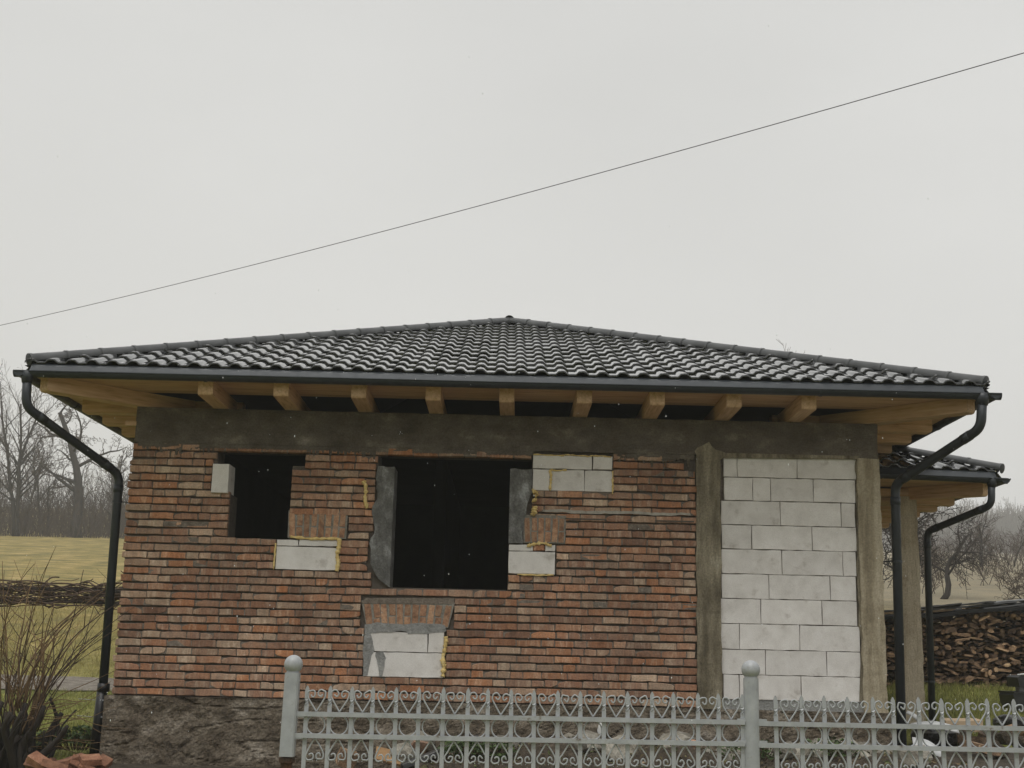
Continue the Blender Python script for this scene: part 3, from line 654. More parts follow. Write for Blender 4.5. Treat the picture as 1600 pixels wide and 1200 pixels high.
# ------------------------------------------------------------------ the open side porch
porch = thing('side_porch', 'low open porch with small dark tiled roof on pale concrete post beside the house', 'porch', (0, 0, 0))
PY = 2.2
rough_box('concrete_post', 4.625, 4.850, 0, 2.93, PY, PY+.22, 'post_pale', porch, .009, 61)
MB().box(3.80, 4.87, PY+.005, PY+.20, 2.931, 3.02).box(4.64, 4.85, PY+.21, 5.6, 2.931, 3.02).box(4.63, 4.85, 5.5, 5.7, 0, 2.93).obj('wall_plate', 'timber_x', porch)
TLT = Matrix.Translation((4.6, 0, 3.0)) @ Matrix.Rotation(.02, 4, 'Y') @ Matrix.Translation((-4.6, 0, -3.0))
pr_y, pr_z, pr_x = 1.345, 3.138, 5.52
sl_p = .3637; wL = 1.06
g = MB(); zt = pr_z+wL*sl_p
g.add([(3.80, pr_y, pr_z-.02), (pr_x, pr_y, pr_z-.02), (pr_x, 6.2, pr_z-.02), (pr_x-wL, 6.2, zt-.02), (pr_x-wL, pr_y+wL, zt-.02), (3.80, pr_y+wL, zt-.02)], [(0, 1, 4, 5), (1, 2, 3, 4)])
proof = g.obj('roof', 'black', porch); proof.matrix_local = TLT
sp = math.hypot(wL, wL*sl_p); tp = math.atan(sl_p)
tile_field(face_frame((pr_x, pr_y, pr_z), (1, 0, 0), tp), pr_x-3.80, 0, 0, wL/sp, sp, proof, 200, .35)
tile_field(face_frame((pr_x, pr_y, pr_z), (0, 1, 0), tp), 0, 4.8, wL/sp, 0, sp, proof, 0, .2)
caps((pr_x+.02, pr_y-.02, pr_z+.012), (pr_x-wL, pr_y+wL, zt+.01), proof, .056)
gutter(3.82, 5.585, pr_y-.09, pr_z-.085, porch, .05, xa=(3.82, 5.47), Mx=TLT)
gutter(-.0, 4.9, 0, pr_z-.085, porch, .05, xa=(.12, 4.8), Mx=TLT @ Matrix.Translation((5.61, pr_y-.08, 0)) @ Matrix.Rotation(math.pi/2, 4, 'Z'))
PS_ = 3.045
for i in range(7):
    y1 = PY+.1-.118*i
    link('soffit_board', MB().box(3.82, 5.46, y1-.115, y1, PS_+.003, PS_+.025).mesh('soffit_board', 'timber_x'), porch, None, TLT)
for i in range(5):
    link('soffit_board', MB().box(4.86+.118*i, 4.975+.118*i, PY+.104, 6.0, PS_+.003, PS_+.025).mesh('soffit_board', 'timber_x'), porch, None, TLT)
def pjoist(Mx, ext=1):
    pts = [(p[0]*ext, p[1]-SOF+PS_) for p in PROF]
    fix_normals(link('rafter_tail', MB().prism(pts, lambda p, t: (t, p[0], p[1]), -.06, .06).mesh('rafter_tail', 'timber'), porch, None, TLT @ Mx))
pjoist(Matrix.Translation((4.05, PY, 0)), .95)
pjoist(Matrix.Translation((4.83, PY+.02, 0)) @ Matrix.Rotation(math.pi/4, 4, 'Z'), 1.2)
for y in (2.65, 3.3, 4.0, 4.7, 5.4): pjoist(Matrix.Translation((4.85, y, 0)) @ Matrix.Rotation(math.pi/2, 4, 'Z'), .8)
downpipe([(5.415, pr_y-.04, 3.0), (5.40, pr_y-.04, 2.74), (4.955, 2.2, 2.52), (4.925, 2.2, T(4.9, 2.2)-.05)], .040, porch, (.8,), .09, 4.85)

# ------------------------------------------------------------------ the fence
FY, FZ = -6.4, -.885
HEART = [(0, 0), (.018, .028), (.036, .058), (.0445, .078), (.0445, .093), (.036, .104), (.022, .1055), (.0105, .097), (.0075, .084), (.014, .074), (.024, .0765), (.0285, .085)]
def scroll(flip, seed):
    rs = random.Random(seed); g = MB()
    for s in (-1, 1):
        j = [(x*s*(1+rs.uniform(-.05, .05)), 0, z*(1+rs.uniform(-.04, .04))*(-1 if flip else 1)) for x, z in HEART]
        g.tube(smooth_path(j, 4), .0044, 6); e = j[7]; g.sphere((e[0], 0, e[2]-.010), .0028, 6, 4)
    return g
HM = [scroll(False, i).mesh('heart_scroll', 'fence', True) for i in range(4)]; HI = [scroll(True, i+9).mesh('hanging_scroll', 'fence', True) for i in range(4)]
rg = MB().tube([(.0455*math.cos(2*math.pi*i/24), 0, .0475*math.sin(2*math.pi*i/24)) for i in range(25)], .0042, 6, False).mesh('ring', 'fence', True)
def picket_mesh():
    g = MB(); w, d = .0105, .006; n = 0; st = []
    for z in (.72, 1.50, 1.565, 1.59): st.append((z, 0, 1, 1))
    for i in range(1, 8): st.append((1.59+.03*i/8, math.pi*.5*i/8*2, .92-.22*math.sin(math.pi*i/8), 1.15))
    for z, q in ((1.625, 1), (1.66, 1.0), (1.672, .85), (1.688, .12)): st.append((z, math.pi, q, .9))
    for z, a, q, q2 in st:
        for sx, sy in ((-1, -1), (1, -1), (1, 1), (-1, 1)):
            x, y = sx*w*q, sy*d*q2; g.v.append((x*math.cos(a)-y*math.sin(a), x*math.sin(a)+y*math.cos(a), z))
    for r in range(len(st)-1):
        for j in range(4): g.f.append((r*4+j, r*4+(j+1) % 4, r*4+4+(j+1) % 4, r*4+4+j))
    return g.mesh('picket', 'fence')
PK = picket_mesh()
def fence_panel(x0, x1, xs_, label, dz=0):
    f = thing('iron_fence', label, 'fence', (x0, FY, .62+FZ), 0, 'grey iron fence panels'); f.rotation_euler[1] = -.0035; o = Vector((x0, FY, .62))
    for z, h in ((1.546, .0115), (1.440, .0115), (.82, .012)):
        a = MB().box(0, x1-x0, -.022, -.008, z-h-o.z, z+h-o.z); r = a.obj('rail', 'fence', f); r.location.z = dz
    for i, x in enumerate(xs_):
        link('picket', PK, f, None, Matrix.Translation((x-o.x, U(-.002, .002), dz-o.z+U(-.004, .003))) @ Matrix.Rotation(U(-.006, .006), 4, 'Y'))
        if i < len(xs_)-1:
            xm = (x+xs_[i+1])/2-o.x
            link('heart_scroll', random.choice(HM), f, None, Matrix.Translation((xm, -.004, 1.558-o.z+dz)) @ Matrix.Rotation(U(-.04, .04), 4, 'Y'))
            link('ring', rg, f, None, Matrix.Translation((xm, .0, 1.493-o.z+dz)))
            link('hanging_scroll', random.choice(HI), f, None, Matrix.Translation((xm, -.004, 1.428-o.z+dz)) @ Matrix.Rotation(U(-.04, .04), 4, 'Y'))
    return f
fence_panel(-1.035, 1.235, [-.990+.1166*i for i in range(20)], 'grey iron heart-scroll fence panel in front of the brick wall')
fence_panel(1.30, 3.60, [1.402+.1199*i for i in range(19)], 'grey iron heart-scroll fence panel before the block infill and woodpile', .004)
def post(x, label, round_, tilt, zb, dz=0, sides=(1,)):
    p = thing('fence_post', label, 'post', (x, FY, .6+FZ+dz), 0, 'ball-topped fence posts'); p.rotation_euler[1] = tilt; o = .6
    K = 20 if round_ else 8; w = .0385; q = []
    for j in range(K):
        t = 2*math.pi*(j+.5)/K
        if round_: q.append((w*math.cos(t), w*math.sin(t)))
    if not round_:
        c = .008; h = .036
        q = [(-h+c, -h), (h-c, -h), (h, -h+c), (h, h-c), (h-c, h), (-h+c, h), (-h, h-c), (-h, -h+c)]
    MB().prism(q, lambda a, t: (a[0], a[1], t), zb-o, 1.755-o).obj('shaft', 'fence', p, False)
    MB().sphere((0, 0, 1.797-o), .0475, 24, 14).obj('ball_finial', 'fence', p, True)
    MB().tube([(0, 0, 1.750-o), (0, 0, 1.765-o)], .033, 14).obj('neck_weld', 'fence', p)
    MB().tube([(0, 0, -.05), (0, 0, zb-o-.02)], .030, 12).tube([(0, 0, zb-o-.03), (0, 0, zb-o-.008)], .041, 12).obj('stub', 'rust', p)
    for z in (1.546, 1.440):
        for s in sides: MB().box(min(s*.03, s*.075), max(s*.03, s*.075), -.02, -.010, z-o-.008, z-o+.008).obj('bracket', 'fence', p)
post(-1.083, 'grey square fence post with ball top ending the fence on the left', False, .016, 1.345, -.008)
post(1.268, 'round grey fence post with ball top joining the two fence panels', True, 0, .6, .018, (-1, 1))

# ------------------------------------------------------------------ bare trees
def grow(g_big, g_small, pos, d, length, rad, depth, P, rs, level=0):
    n = max(3, int(P['seg']*(1 if level == 0 else .7))); pts = [Vector(pos)]; rr = [rad]; dd = Vector(d).normalized()
    for i in range(n):
        t = (i+1)/n
        dd = (dd+Vector((rs.gauss(0, 1), rs.gauss(0, 1), rs.gauss(0, .7)))*P['wander']+Vector((0, 0, P['up'] if level < 3 else P['up']*.5))).normalized()
        pts.append(pts[-1]+dd*length/n); rr.append(max(P['min'], rad*(1-t*(.62 if level == 0 else .8))))
    (g_big if level < P.get('big', 2) else g_small).tube(pts, rr, 7 if level == 0 else (5 if level == 1 else 3), level < 2)
    if depth == 0: return
    k = P['kids'][min(level, len(P['kids'])-1)]
    for i in range(k):
        t = P['start'][min(level, len(P['start'])-1)]; t = t+(1-t)*(i+rs.random())/k
        q = t*n; a = min(n-1, int(q)); p = pts[a].lerp(pts[a+1], q-a); r = rr[a]*.55
        base = (pts[a+1]-pts[a]).normalized(); o = base.orthogonal().normalized(); o.rotate(Matrix.Rotation(rs.uniform(0, 6.283), 3, base))
        an = R(rs.uniform(*P['angle'])); nd = base*math.cos(an)+o*math.sin(an)
        grow(g_big, g_small, p, nd, length*P['ratio']*rs.uniform(.65, 1.15)*(1-.35*t if level == 0 else 1), max(P['min'], min(r, rad*.6)), depth-1, P, rs, level+1)
def tree_meshes(name, P, h, r, depth, seed, lean=(0, 0, 1), stems=1, mt='bark', mc='twig'):
    rs = random.Random(seed); a, b = MB(), MB()
    for s in range(stems):
        dv = Vector(lean)+Vector((rs.uniform(-.22, .22), rs.uniform(-.2, .2), 0))*(stems > 1)
        grow(a, b, (rs.uniform(-.2, .2)*(stems > 1), rs.uniform(-.2, .2)*(stems > 1), -.15), dv, h*rs.uniform(.85, 1)*(.8 if stems > 1 else .8), r, depth, P, rs)
    return a.mesh('trunk', mt, True), b.mesh('crown', mc)
def tree(name, meshes, x, y, label, rz=0, s=1, group=None, top=None):
    z = T(x, y)
    if top is not None: s = (top-z)/max(max(v.co.z for v in m.vertices) for m in meshes if len(m.vertices))
    t = thing(name, label, 'tree', (x, y, z), rz, group); t.scale = (s, s, s)
    link('trunk', meshes[0], t); link('crown', meshes[1], t); return t
PT = dict(seg=9, wander=.07, up=.05, min=.007, kids=(14, 7, 5, 3), start=(.22, .2, .2), angle=(25, 48), ratio=.45)
PG = dict(seg=9, wander=.20, up=.03, min=.010, kids=(11, 6, 5, 4), start=(.33, .25, .2), angle=(45, 85), ratio=.42)
PF = dict(seg=8, wander=.22, up=.00, min=.011, kids=(8, 6, 4, 3), start=(.3, .2, .15), angle=(35, 75), ratio=.62)
PS = dict(seg=7, wander=.10, up=.05, min=.012, kids=(12, 6, 3), start=(.2, .2, .2), angle=(25, 55), ratio=.42)
tree('bare_tree', tree_meshes('t', PT, 13.0, .15, 3, 3, stems=3), -36.8, 86, 'tall slender bare tree with three upright stems, beyond the field', .3, top=23.0)
tree('bare_tree', tree_meshes('t', PG, 12.2, .30, 4, 8), -32.2, 86.5, 'thick-trunked gnarled bare tree seen between the downpipe bends', .8, top=21.0)
TS = [tree_meshes('t', PS, 6.2, .08, 3, 20+i) for i in range(5)]
k = 0
for x, y, s in [(-41, 92, 1.6), (-39.5, 88, 1.1), (-38, 95, 1.6), (-34.6, 94, 1.5), (-35.4, 89, .95), (-31, 91, 1.2), (-30, 88, 1.25), (-29, 92, 1.35), (-27.6, 89, 1.1), (-40.2, 97, 1.7), (-26, 93, 1.2), (-33.2, 98, 1.6), (-28.4, 87, .9), (-46, 90, 1.4), (-52, 93, 1.7), (-22, 90, 1.5), (-17, 92, 1.3)]:
    tree('thicket_tree', TS[k % 5], x, y, 'small bare tree in the brown thicket beyond the field', k*1.7, s, 'bare trees of the far thicket'); k += 1
rs = random.Random(5); g = MB()
for i in range(5200):
    x = rs.uniform(-46, -22) if i < 1900 else rs.choice((rs.uniform(-80, -46), rs.uniform(-22, -2))); y = 86+rs.random()**1.5*20; h = rs.uniform(1.0, 3.6)*(1+(y-86)*.05); z = T(x, y)
    p = Vector((x, y, z-.05)); d = Vector((rs.gauss(0, .16), rs.gauss(0, .1), 1)).normalized(); pts = [p]
    for j in range(3): d = (d+Vector((rs.gauss(0, .18), rs.gauss(0, .1), 0))).normalized(); pts.append(pts[-1]+d*h/3)
    g.tube(pts, [.028, .022, .016, .008], 3, False)
    for j in (1, 1, 2, 2):
        a = Vector((rs.gauss(0, .6), rs.gauss(0, .4), .8)).normalized(); g.tube([pts[j], pts[j]+a*h*.3], [.012, .006], 3, False)
o = g.obj('thicket', 'twig', None, False, 'stuff'); tag(o, 'dense brown thicket of bare stems behind the straw-coloured field', 'thicket')
# right side: orchard trees, saplings, far woods in the mist
tree('orchard_tree', tree_meshes('t', PF, 5.0, .17, 4, 15, lean=(.20, 0, 1), mc='bark'), 13.6, 28, 'dark spreading bare fruit tree behind the woodpile, right of the porch pipe', 0, top=6.1)
tree('orchard_tree', tree_meshes('t', PF, 4.0, .14, 4, 17, mc='bark'), 10.9, 23, 'dark bare fruit tree half hidden behind the concrete post', 1.0, top=5.9)
tree('sapling', tree_meshes('t', PT, 5.2, .07, 3, 31), 26.4, 60, 'thin upright bare sapling in the misty meadow, left of three', 0, top=10.4)
tree('sapling', tree_meshes('t', PS, 5.2, .07, 3, 33), 29.0, 62, 'thin upright bare sapling in the misty meadow, right of three', 0, top=9.9)
tree('sapling', tree_meshes('t', PT, 4.6, .06, 3, 35), 23.6, 52, 'thin upright bare sapling in the misty meadow, middle of three', 2, top=8.6)
tree('dark_shrub', tree_meshes('t', PF, 2.6, .05, 3, 41, stems=4), 15.2, 25, 'low dark bare shrub above the right end of the woodpile', 0, top=4.0)
tree('bare_tree', tree_meshes('t', PT, 11.5, .15, 3, 51), 7.9, 25, 'bare tree whose twig tips show over the right roof slope', 0, top=10.0)
tree('bare_tree', tree_meshes('t', PG, 8.0, .16, 3, 53), 11.9, 25, 'bare tree whose twigs show above the porch roof', 0, top=7.4)
rs = random.Random(9); k = 0
for i in range(26):
    y = rs.uniform(355, 410); x = (y+13)*rs.uniform(.30, .43)
    tree('misty_tree', TS[i % 5], x, y, 'pale bare tree of the misty wood on the far slope', rs.uniform(0, 6), rs.uniform(2.1, 3.4), 'bare trees of the misty wood')
g = MB()
for i in range(5200):
    y = rs.uniform(350, 430); x = (y+13)*rs.uniform(.2, .62); z = T(x, y); h = rs.uniform(6, 16); p = Vector((x, y, z-.2)); d = Vector((rs.gauss(0, .12), 0, 1)).normalized()
    pts = [p]
    for j in range(3): d = (d+Vector((rs.gauss(0, .14), rs.gauss(0, .1), 0))).normalized(); pts.append(pts[-1]+d*h/3)
    g.tube(pts, [.16, .12, .09, .04], 3, False)
    for j in (1, 2, 2, 2):
        a = Vector((rs.gauss(0, .7), rs.gauss(0, .4), .8)).normalized(); g.tube([pts[j], pts[j]+a*h*.28], [.08, .03], 3, False)
o = g.obj('misty_wood', 'twig', None, False, 'stuff'); tag(o, 'grey wood fading into mist on the far slope', 'wood')
g = MB(); PB = dict(seg=5, wander=.16, up=.04, min=.006, kids=(7, 4), start=(.12, .2), angle=(20, 55), ratio=.55, big=0)
for i in range(150):
    y = rs.uniform(30, 115); x = (y+13)*rs.uniform(.30, .44); z = T(x, y)
    for q in range(2): grow(g, g, (x+rs.uniform(-.4, .4), y, z-.05), (rs.gauss(0, .3), rs.gauss(0, .2), 1), rs.uniform(.5, 1.5)*(.5+y/70), .012+y*.0001, 2, PB, rs)
o = g.obj('meadow_scrub', 'twig', None, False, 'stuff'); tag(o, 'thin bare scrub scattered over the misty meadow behind the woodpile', 'scrub')

# ------------------------------------------------------------------ left corner: trellis, shrub, rubble
rs = random.Random(77)
tr = thing('vine_trellis', 'horizontal timber trellis rail covered with tangled dead grapevines beside the downpipe', 'trellis', (-7.9, 10.0, T(-7.9, 10)))
for z in (1.30, 1.10): MB().tube([(-5, 0, z+.02), (0, 0, z), (4.2, 0, z-.04)], .030, 8).obj('rail', 'bark', tr)
for x in (-4.2, -1.02, 2.6): MB().tube([(x, .03, -.1), (x+.03, .03, 1.36)], [.05, .04], 8).obj('post', 'bark', tr)
g = MB()
for i in range(430):
    x = rs.uniform(-5, 4.0); z = rs.uniform(1.02, 1.36); p = Vector((x, rs.uniform(-.07, .07), z)); s = rs.choice((-1, 1)); pts = [p]
    L_ = rs.uniform(.4, 1.7); up = rs.random() < .22
    for j in range(6):
        p = p+Vector((s*L_/6*(.6 if up else 1), rs.gauss(0, .02), rs.gauss(.035 if up else 0, .035))); 
        if not up: p.z = min(1.44, max(.98, p.z))
        pts.append(p.copy())
    g.tube(smooth_path(pts, 2), rs.uniform(.006, .014), 4, False)
g.obj('vine', 'vine', tr, False, 'stuff')
sh = thing('cut_shrub', 'cut-back shrub with old dark stump and many upright brown shoots by the gravel path', 'shrub', (-4.52, -.5, T(-4.5, -.5)))
g = MB()
for i in range(64):
    a = rs.uniform(0, 6.28); r = rs.uniform(.0, .30); h = rs.uniform(.2, .78)
    p = Vector((r*math.cos(a), r*math.sin(a), -.05)); pts = [p]; d = Vector((math.cos(a)*.25, math.sin(a)*.25, 1))
    for j in range(4): d = (d+Vector((rs.gauss(0, .25), rs.gauss(0, .25), 0))).normalized(); pts.append(pts[-1]+d*h/4)
    R0 = rs.uniform(.010, .045); g.tube(smooth_path(pts, 2), [R0*(1-.4*q/8)*rs.uniform(.8, 1.2) for q in range(9)], 7)
g.obj('stump', 'bark', sh, True)
for i in range(46):
    a = rs.uniform(0, 6.28); r = rs.uniform(.02, .26); z0 = rs.uniform(.25, .62); h = rs.choice((rs.uniform(.5, 1.0), rs.uniform(.9, 1.75)))
    p = Vector((r*math.cos(a), r*math.sin(a), z0)); d = Vector((math.cos(a)*.30+rs.gauss(0, .12), math.sin(a)*.30+rs.gauss(0, .1), 1)); pts = [p]; n = 7
    bend = Vector((rs.gauss(0, .10), rs.gauss(0, .08), 0))
    for j in range(n): d = (d+bend+Vector((rs.gauss(0, .10), rs.gauss(0, .10), 0))).normalized(); pts.append(pts[-1]+d*h/n)
    g = MB(); r0 = rs.uniform(.005, .011); P_ = smooth_path(pts, 2); g.tube(P_, [r0*(1-.65*q/(len(P_)-1)) for q in range(len(P_))], 5)
    for j in range(rs.randint(0, 3)):
        q = rs.randint(4, len(P_)-3); e = Vector((rs.gauss(0, .6), rs.gauss(0, .6), .9)).normalized(); b = P_[q]+e*rs.uniform(.08, .2); g.tube([P_[q], b, b+(e+Vector((0, 0, .4))).normalized()*rs.uniform(.08, .25)], [r0*.5, r0*.4, r0*.2], 4)
    g.obj('shoot', 'shoot' if rs.random() < .62 else 'vine', sh, True)
for i in range(16):
    a = rs.uniform(-.7, .5); p = Vector((.1, rs.uniform(-.2, .2), rs.uniform(.15, .6))); d = Vector((1, rs.gauss(0, .3), rs.uniform(-.1, .35))); pts = [p]; L_ = rs.uniform(.4, 1.25)
    for j in range(6): d = (d+Vector((0, rs.gauss(0, .15), rs.gauss(-.02, .2)))).normalized(); pts.append(pts[-1]+d*L_/6)
    P_ = smooth_path(pts, 2); MB().tube(P_, [.005*(1-.6*q/(len(P_)-1)) for q in range(len(P_))], 4).obj('shoot', 'shoot', sh, True)
sb = thing('thorn_shrub', 'bare arching thorn shrub cut by the left edge of the picture', 'shrub', (-5.08, .6, T(-5, .6)))
for i in range(20):
    a = rs.uniform(0, 6.28); p = Vector((.15*math.cos(a), .15*math.sin(a), -.03)); d = Vector((math.cos(a)*.3, math.sin(a)*.2, 1)); pts = [p]; L_ = rs.uniform(1.0, 2.5); n = 9; bend = Vector((math.cos(a)*.09, rs.gauss(0, .03), -.03))
    for j in range(n): d = (d+bend+Vector((rs.gauss(0, .09), rs.gauss(0, .09), 0))).normalized(); pts.append(pts[-1]+d*L_/n)
    P_ = smooth_path(pts, 2); r0 = rs.uniform(.005, .010); g = MB().tube(P_, [r0*(1-.7*q/(len(P_)-1)) for q in range(len(P_))], 5)
    for j in range(4):
        q = rs.randint(5, len(P_)-2); e = Vector((rs.gauss(0, .7), rs.gauss(0, .6), .6)).normalized(); g.tube([P_[q], P_[q]+e*rs.uniform(.08, .3)], [r0*.5, r0*.2], 4)
    g.obj('stem', 'vine', sb, True)
# broken red bricks at the foot of the downpipe
rs = random.Random(4)
for i in range(17):
    w = rs.choice((.25, .18, .13)); v, f = brick_verts(w, .065, .12, 700+i, .006, .006); g = MB().add(v, f); K = len(v)//3; g.f.append(tuple(range(3*K-1, 2*K-1, -1)))
    o = g.obj('broken_brick', 'brick_wet'); a, b = rs.random(), rs.random()
    x = -3.86+rs.uniform(-.26, .26); y = -.80+rs.uniform(-.14, .14)
    o.location = (x, y, T(x, y)-.03+.15*max(0, 1-abs(x+3.85)/.34)*rs.uniform(.3, 1.0)); o.rotation_euler = (rs.uniform(-.6, .9), rs.uniform(-.5, .5), rs.uniform(0, 3.1))
    tag(o, 'broken red brick in the heap at the foot of the left downpipe', 'brick', 'broken bricks heaped at the downpipe')
# ------------------------------------------------------------------ rubble between wall and fence
def lump(name, m, loc, size, label, cat, seed, group=None, n=3):
    b = bmesh.new(); bmesh.ops.create_icosphere(b, subdivisions=n, radius=1)
    for v in b.verts:
        d = 1+noise.noise(v.co*1.1+Vector((seed*3.1, seed, 0)))*.45+noise.noise(v.co*3+Vector((seed, 0, seed*2.7)))*.16
        v.co = Vector((v.co.x*d*size[0], v.co.y*d*size[1], v.co.z*d*size[2]))
    me = bpy.data.meshes.new(name); b.to_mesh(me); b.free(); me.materials.append(MATS[m])
    o = link(name, me); o.location = loc; o.rotation_euler[2] = seed*1.3
    return tag(o, label, cat, group)
rs = random.Random(21)
for i in range(34):
    x = rs.choice((rs.uniform(-1.4, 2.3), rs.uniform(.6, 2.2), rs.uniform(2.4, 3.9))); y = rs.uniform(-.85, -.2); s = rs.uniform(.05, .15)
    lump('rubble_stone', 'rock', (x, y, T(x, y)+.12*sst((2.2-x)/.8)+.03+rs.uniform(0, .12)), (s*1.2, s, s*.75), 'rough rubble stone heaped at the wall foot behind the fence', 'stone', i+1, 'rubble stones behind the fence', 2)
lump('pale_stone', 'rock', (1.10, -.75, .12), (.17, .12, .14), 'large pale stone leaning behind the fence, left of the round post', 'stone', 61)
lump('white_stone', 'flint', (.96, -.20, .30), (.035, .03, .065), 'small upright white stone seen through a fence ring', 'stone', 62, None, 2)
g = MB(); NI, NJ = 240, 40
for j in range(NJ+1):
    for i in range(NI+1):
        x = -1.8+6.2*i/NI; y = -1.5+1.4*j/NJ; h = (.30-.16*sst((x-1.4)/1.0))*sst((x+1.2)/.8)*math.exp(-((y+.75)/.38)**2)*(.6+.8*(noise.noise(Vector((x*1.3, 3, 0)))+.3))+noise.noise(Vector((x*6, y*6, 2)))*.06+noise.noise(Vector((x*17, y*17, 5)))*.035+noise.noise(Vector((x*40, y*40, 7)))*.02
        g.v.append((x, y, max(T(x, y)-.05, T(x, y)-.03+h)))
g.f = [(j*(NI+1)+i, j*(NI+1)+i+1, (j+1)*(NI+1)+i+1, (j+1)*(NI+1)+i) for j in range(NJ) for i in range(NI)]
hp = g.v
o = g.obj('soil_heap', 'soil', None, False, 'structure')
rs = random.Random(303); lt = MB()
for i in range(2600):
    x, y, z = hp[rs.randrange(len(hp))]; c = Vector((x+rs.uniform(-.02, .02), y+rs.uniform(-.02, .02), z+rs.uniform(.0, .03))); q = rs.uniform(.008, .03)
    u = Vector((rs.gauss(0, 1), rs.gauss(0, 1), rs.gauss(0, .5))).normalized(); w = u.orthogonal().normalized(); w.rotate(Matrix.Rotation(rs.uniform(0, 6), 3, u)); nn = u.cross(w)*q*.4
    lt.add([c-u*q, c+w*q*.6+nn, c+u*q*1.2, c-w*q*.5+nn], [(0, 1, 2), (0, 2, 3)])
o = lt.obj('leaf_litter', 'litter', None, False, 'stuff'); tag(o, 'dead leaves, chips and rubbish scattered over the rubble behind the fence', 'litter')
def plank(name, m, c, size, rot, label, cat, group=None):
    w, d, h = size; v, f = brick_verts(w, h, d, int(abs(c[0])*100)+3, .004, .004); K = len(v)//3
    g = MB().add([(a-w/2, b-d/2, z-h/2) for a, b, z in v], f); g.f.append(tuple(range(3*K-1, 2*K-1, -1)))
    o = g.obj(name, m); o.location = c; o.rotation_euler = rot; return tag(o, label, cat, group)
plank('old_plank', 'board_grey', (-.55, -.75, .10), (.75, .1, .05), (0, -.35, .3), 'dark rotten plank leaning in the rubble behind the fence', 'plank')
plank('wood_chunk', 'woodcut', (-1.42, -.62, .01), (.16, .12, .14), (.3, .3, .4), 'bright split wood chunk behind the left fence end', 'wood')
plank('tile_shard', 'brick_object', (-.75, -.72, .14), (.16, .03, .11), (.5, .2, .3), 'thin orange shard lying behind the fence', 'shard')
plank('tile_shard', 'brick_object', (1.75, -.7, .20), (.17, .04, .12), (.6, .1, -.2), 'salmon pink brick shard just left of the round post', 'shard')
plank('bark_slab', 'dead_leaf', (-1.0, -.7, .04), (.3, .16, .03), (.7, .2, .2), 'pale brown bark slab lying behind the fence', 'bark')
def leafy(loc, rad, n, label, seed, m='leaf'):
    rs = random.Random(seed); t = thing('ground_plant', label, 'plant', loc, 0, 'plants in the rubble'); g = MB(); st = MB()
    for i in range(n):
        a = rs.uniform(0, 6.28); q = rs.random()**.6*rad; h = rs.uniform(.02, .20)*(1-.4*q/rad)+.03; c = Vector((q*math.cos(a), q*.6*math.sin(a), h)); s = rs.uniform(.016, .034)
        u = Vector((rs.gauss(0, 1), rs.gauss(0, 1), rs.gauss(0, .4))).normalized(); w = u.orthogonal().normalized(); w.rotate(Matrix.Rotation(rs.uniform(0, 6), 3, u))
        nn = u.cross(w)*s*.3
        g.add([c-u*s, c+w*s*.6+nn, c+u*s*1.1, c-w*s*.6+nn], [(0, 1, 2), (0, 2, 3)])
        if i % 5 == 0: st.tube([(c.x*.5, c.y*.5, -.02), c], .003, 4, False)
    g.obj('foliage', m, t); st.obj('stem', 'vine', t); return t
leafy((-.35, -.85, .03), .22, 240, 'low green leafy plant in the rubble under the bricked-up opening', 1)
leafy((-.05, -.9, .02), .2, 200, 'pale green leafy plant beside the dark hole behind the fence', 2)
leafy((2.3, -.9, .08), .3, 220, 'mossy green plant just right of the round fence post', 3)
leafy((3.0, -.8, .10), .3, 200, 'low weeds below the concrete corner column', 4)
leafy((-4.25, .4, -.02), .42, 520, 'pale green ground ivy around the left downpipe foot', 5)
leafy((-4.7, -.2, -.05), .4, 300, 'green weeds growing round the cut-back shrub', 6)
# ------------------------------------------------------------------ right corner: bag, sheets, heap, cart
b = lump('plastic_bag', 'black', (4.50, .85, .26), (.32, .22, .15), 'crumpled black plastic bag behind the fence beside the house corner', 'bag', 71)
def curved_sheet(name, loc, w, d, bend, rot, label):
    g = MB(); n = 10
    for j in range(3):
        for i in range(n+1): t = i/n-.5; g.v.append((t*w, (j/2-.5)*d*(1-abs(t)*.7), bend*math.cos(t*2.6)+.015*j))
    g.f = [(j*(n+1)+i, j*(n+1)+i+1, (j+1)*(n+1)+i+1, (j+1)*(n+1)+i) for j in range(2) for i in range(n)]
    o = g.obj(name, 'white_sheet', None, True); o.location = loc; o.rotation_euler = rot
    sm = o.modifiers.new('thickness', 'SOLIDIFY'); sm.thickness = .008
    return tag(o, label, 'sheet')
curved_sheet('plastic_sheet', (4.42, .55, .33), .50, .10, .05, (.5, .06, .1), 'curved white plastic strip lying on the black bag')
curved_sheet('plastic_sheet', (4.22, .20, .16), .36, .16, .03, (.7, .35, .3), 'torn white plastic sheet in front of the black bag')
curved_sheet('plastic_sheet', (4.22, .62, .42), .22, .04, .04, (.6, .7, .2), 'short white plastic hoop standing over the black bag')
rs = random.Random(31)
for i in range(26):
    x = rs.uniform(4.7, 6.0); y = rs.uniform(.1, 1.6); s = rs.uniform(.05, .12)
    if i % 3 == 0: plank('split_log', 'woodcut', (x, y, T(x, y)+.05+rs.uniform(0, .08)), (rs.uniform(.18, .32), .1, .08), (rs.uniform(0, .5), rs.uniform(-.4, .4), rs.uniform(0, 3)), 'split firewood piece lying loose in front of the porch', 'log', 'loose firewood before the porch')
    else: lump('debris_clod', 'soil', (x, y, T(x, y)+.02+rs.uniform(0, .05)), (s*1.3, s, s), 'dark clod of debris on the ground before the porch', 'clod', 80+i, 'debris clods before the porch', 2)
plank('sawn_log', 'board_pale', (4.95, 1.3, .36), (.42, .16, .12), (.1, 0, .1), 'pale sawn log on the ground just right of the porch pipe', 'log')
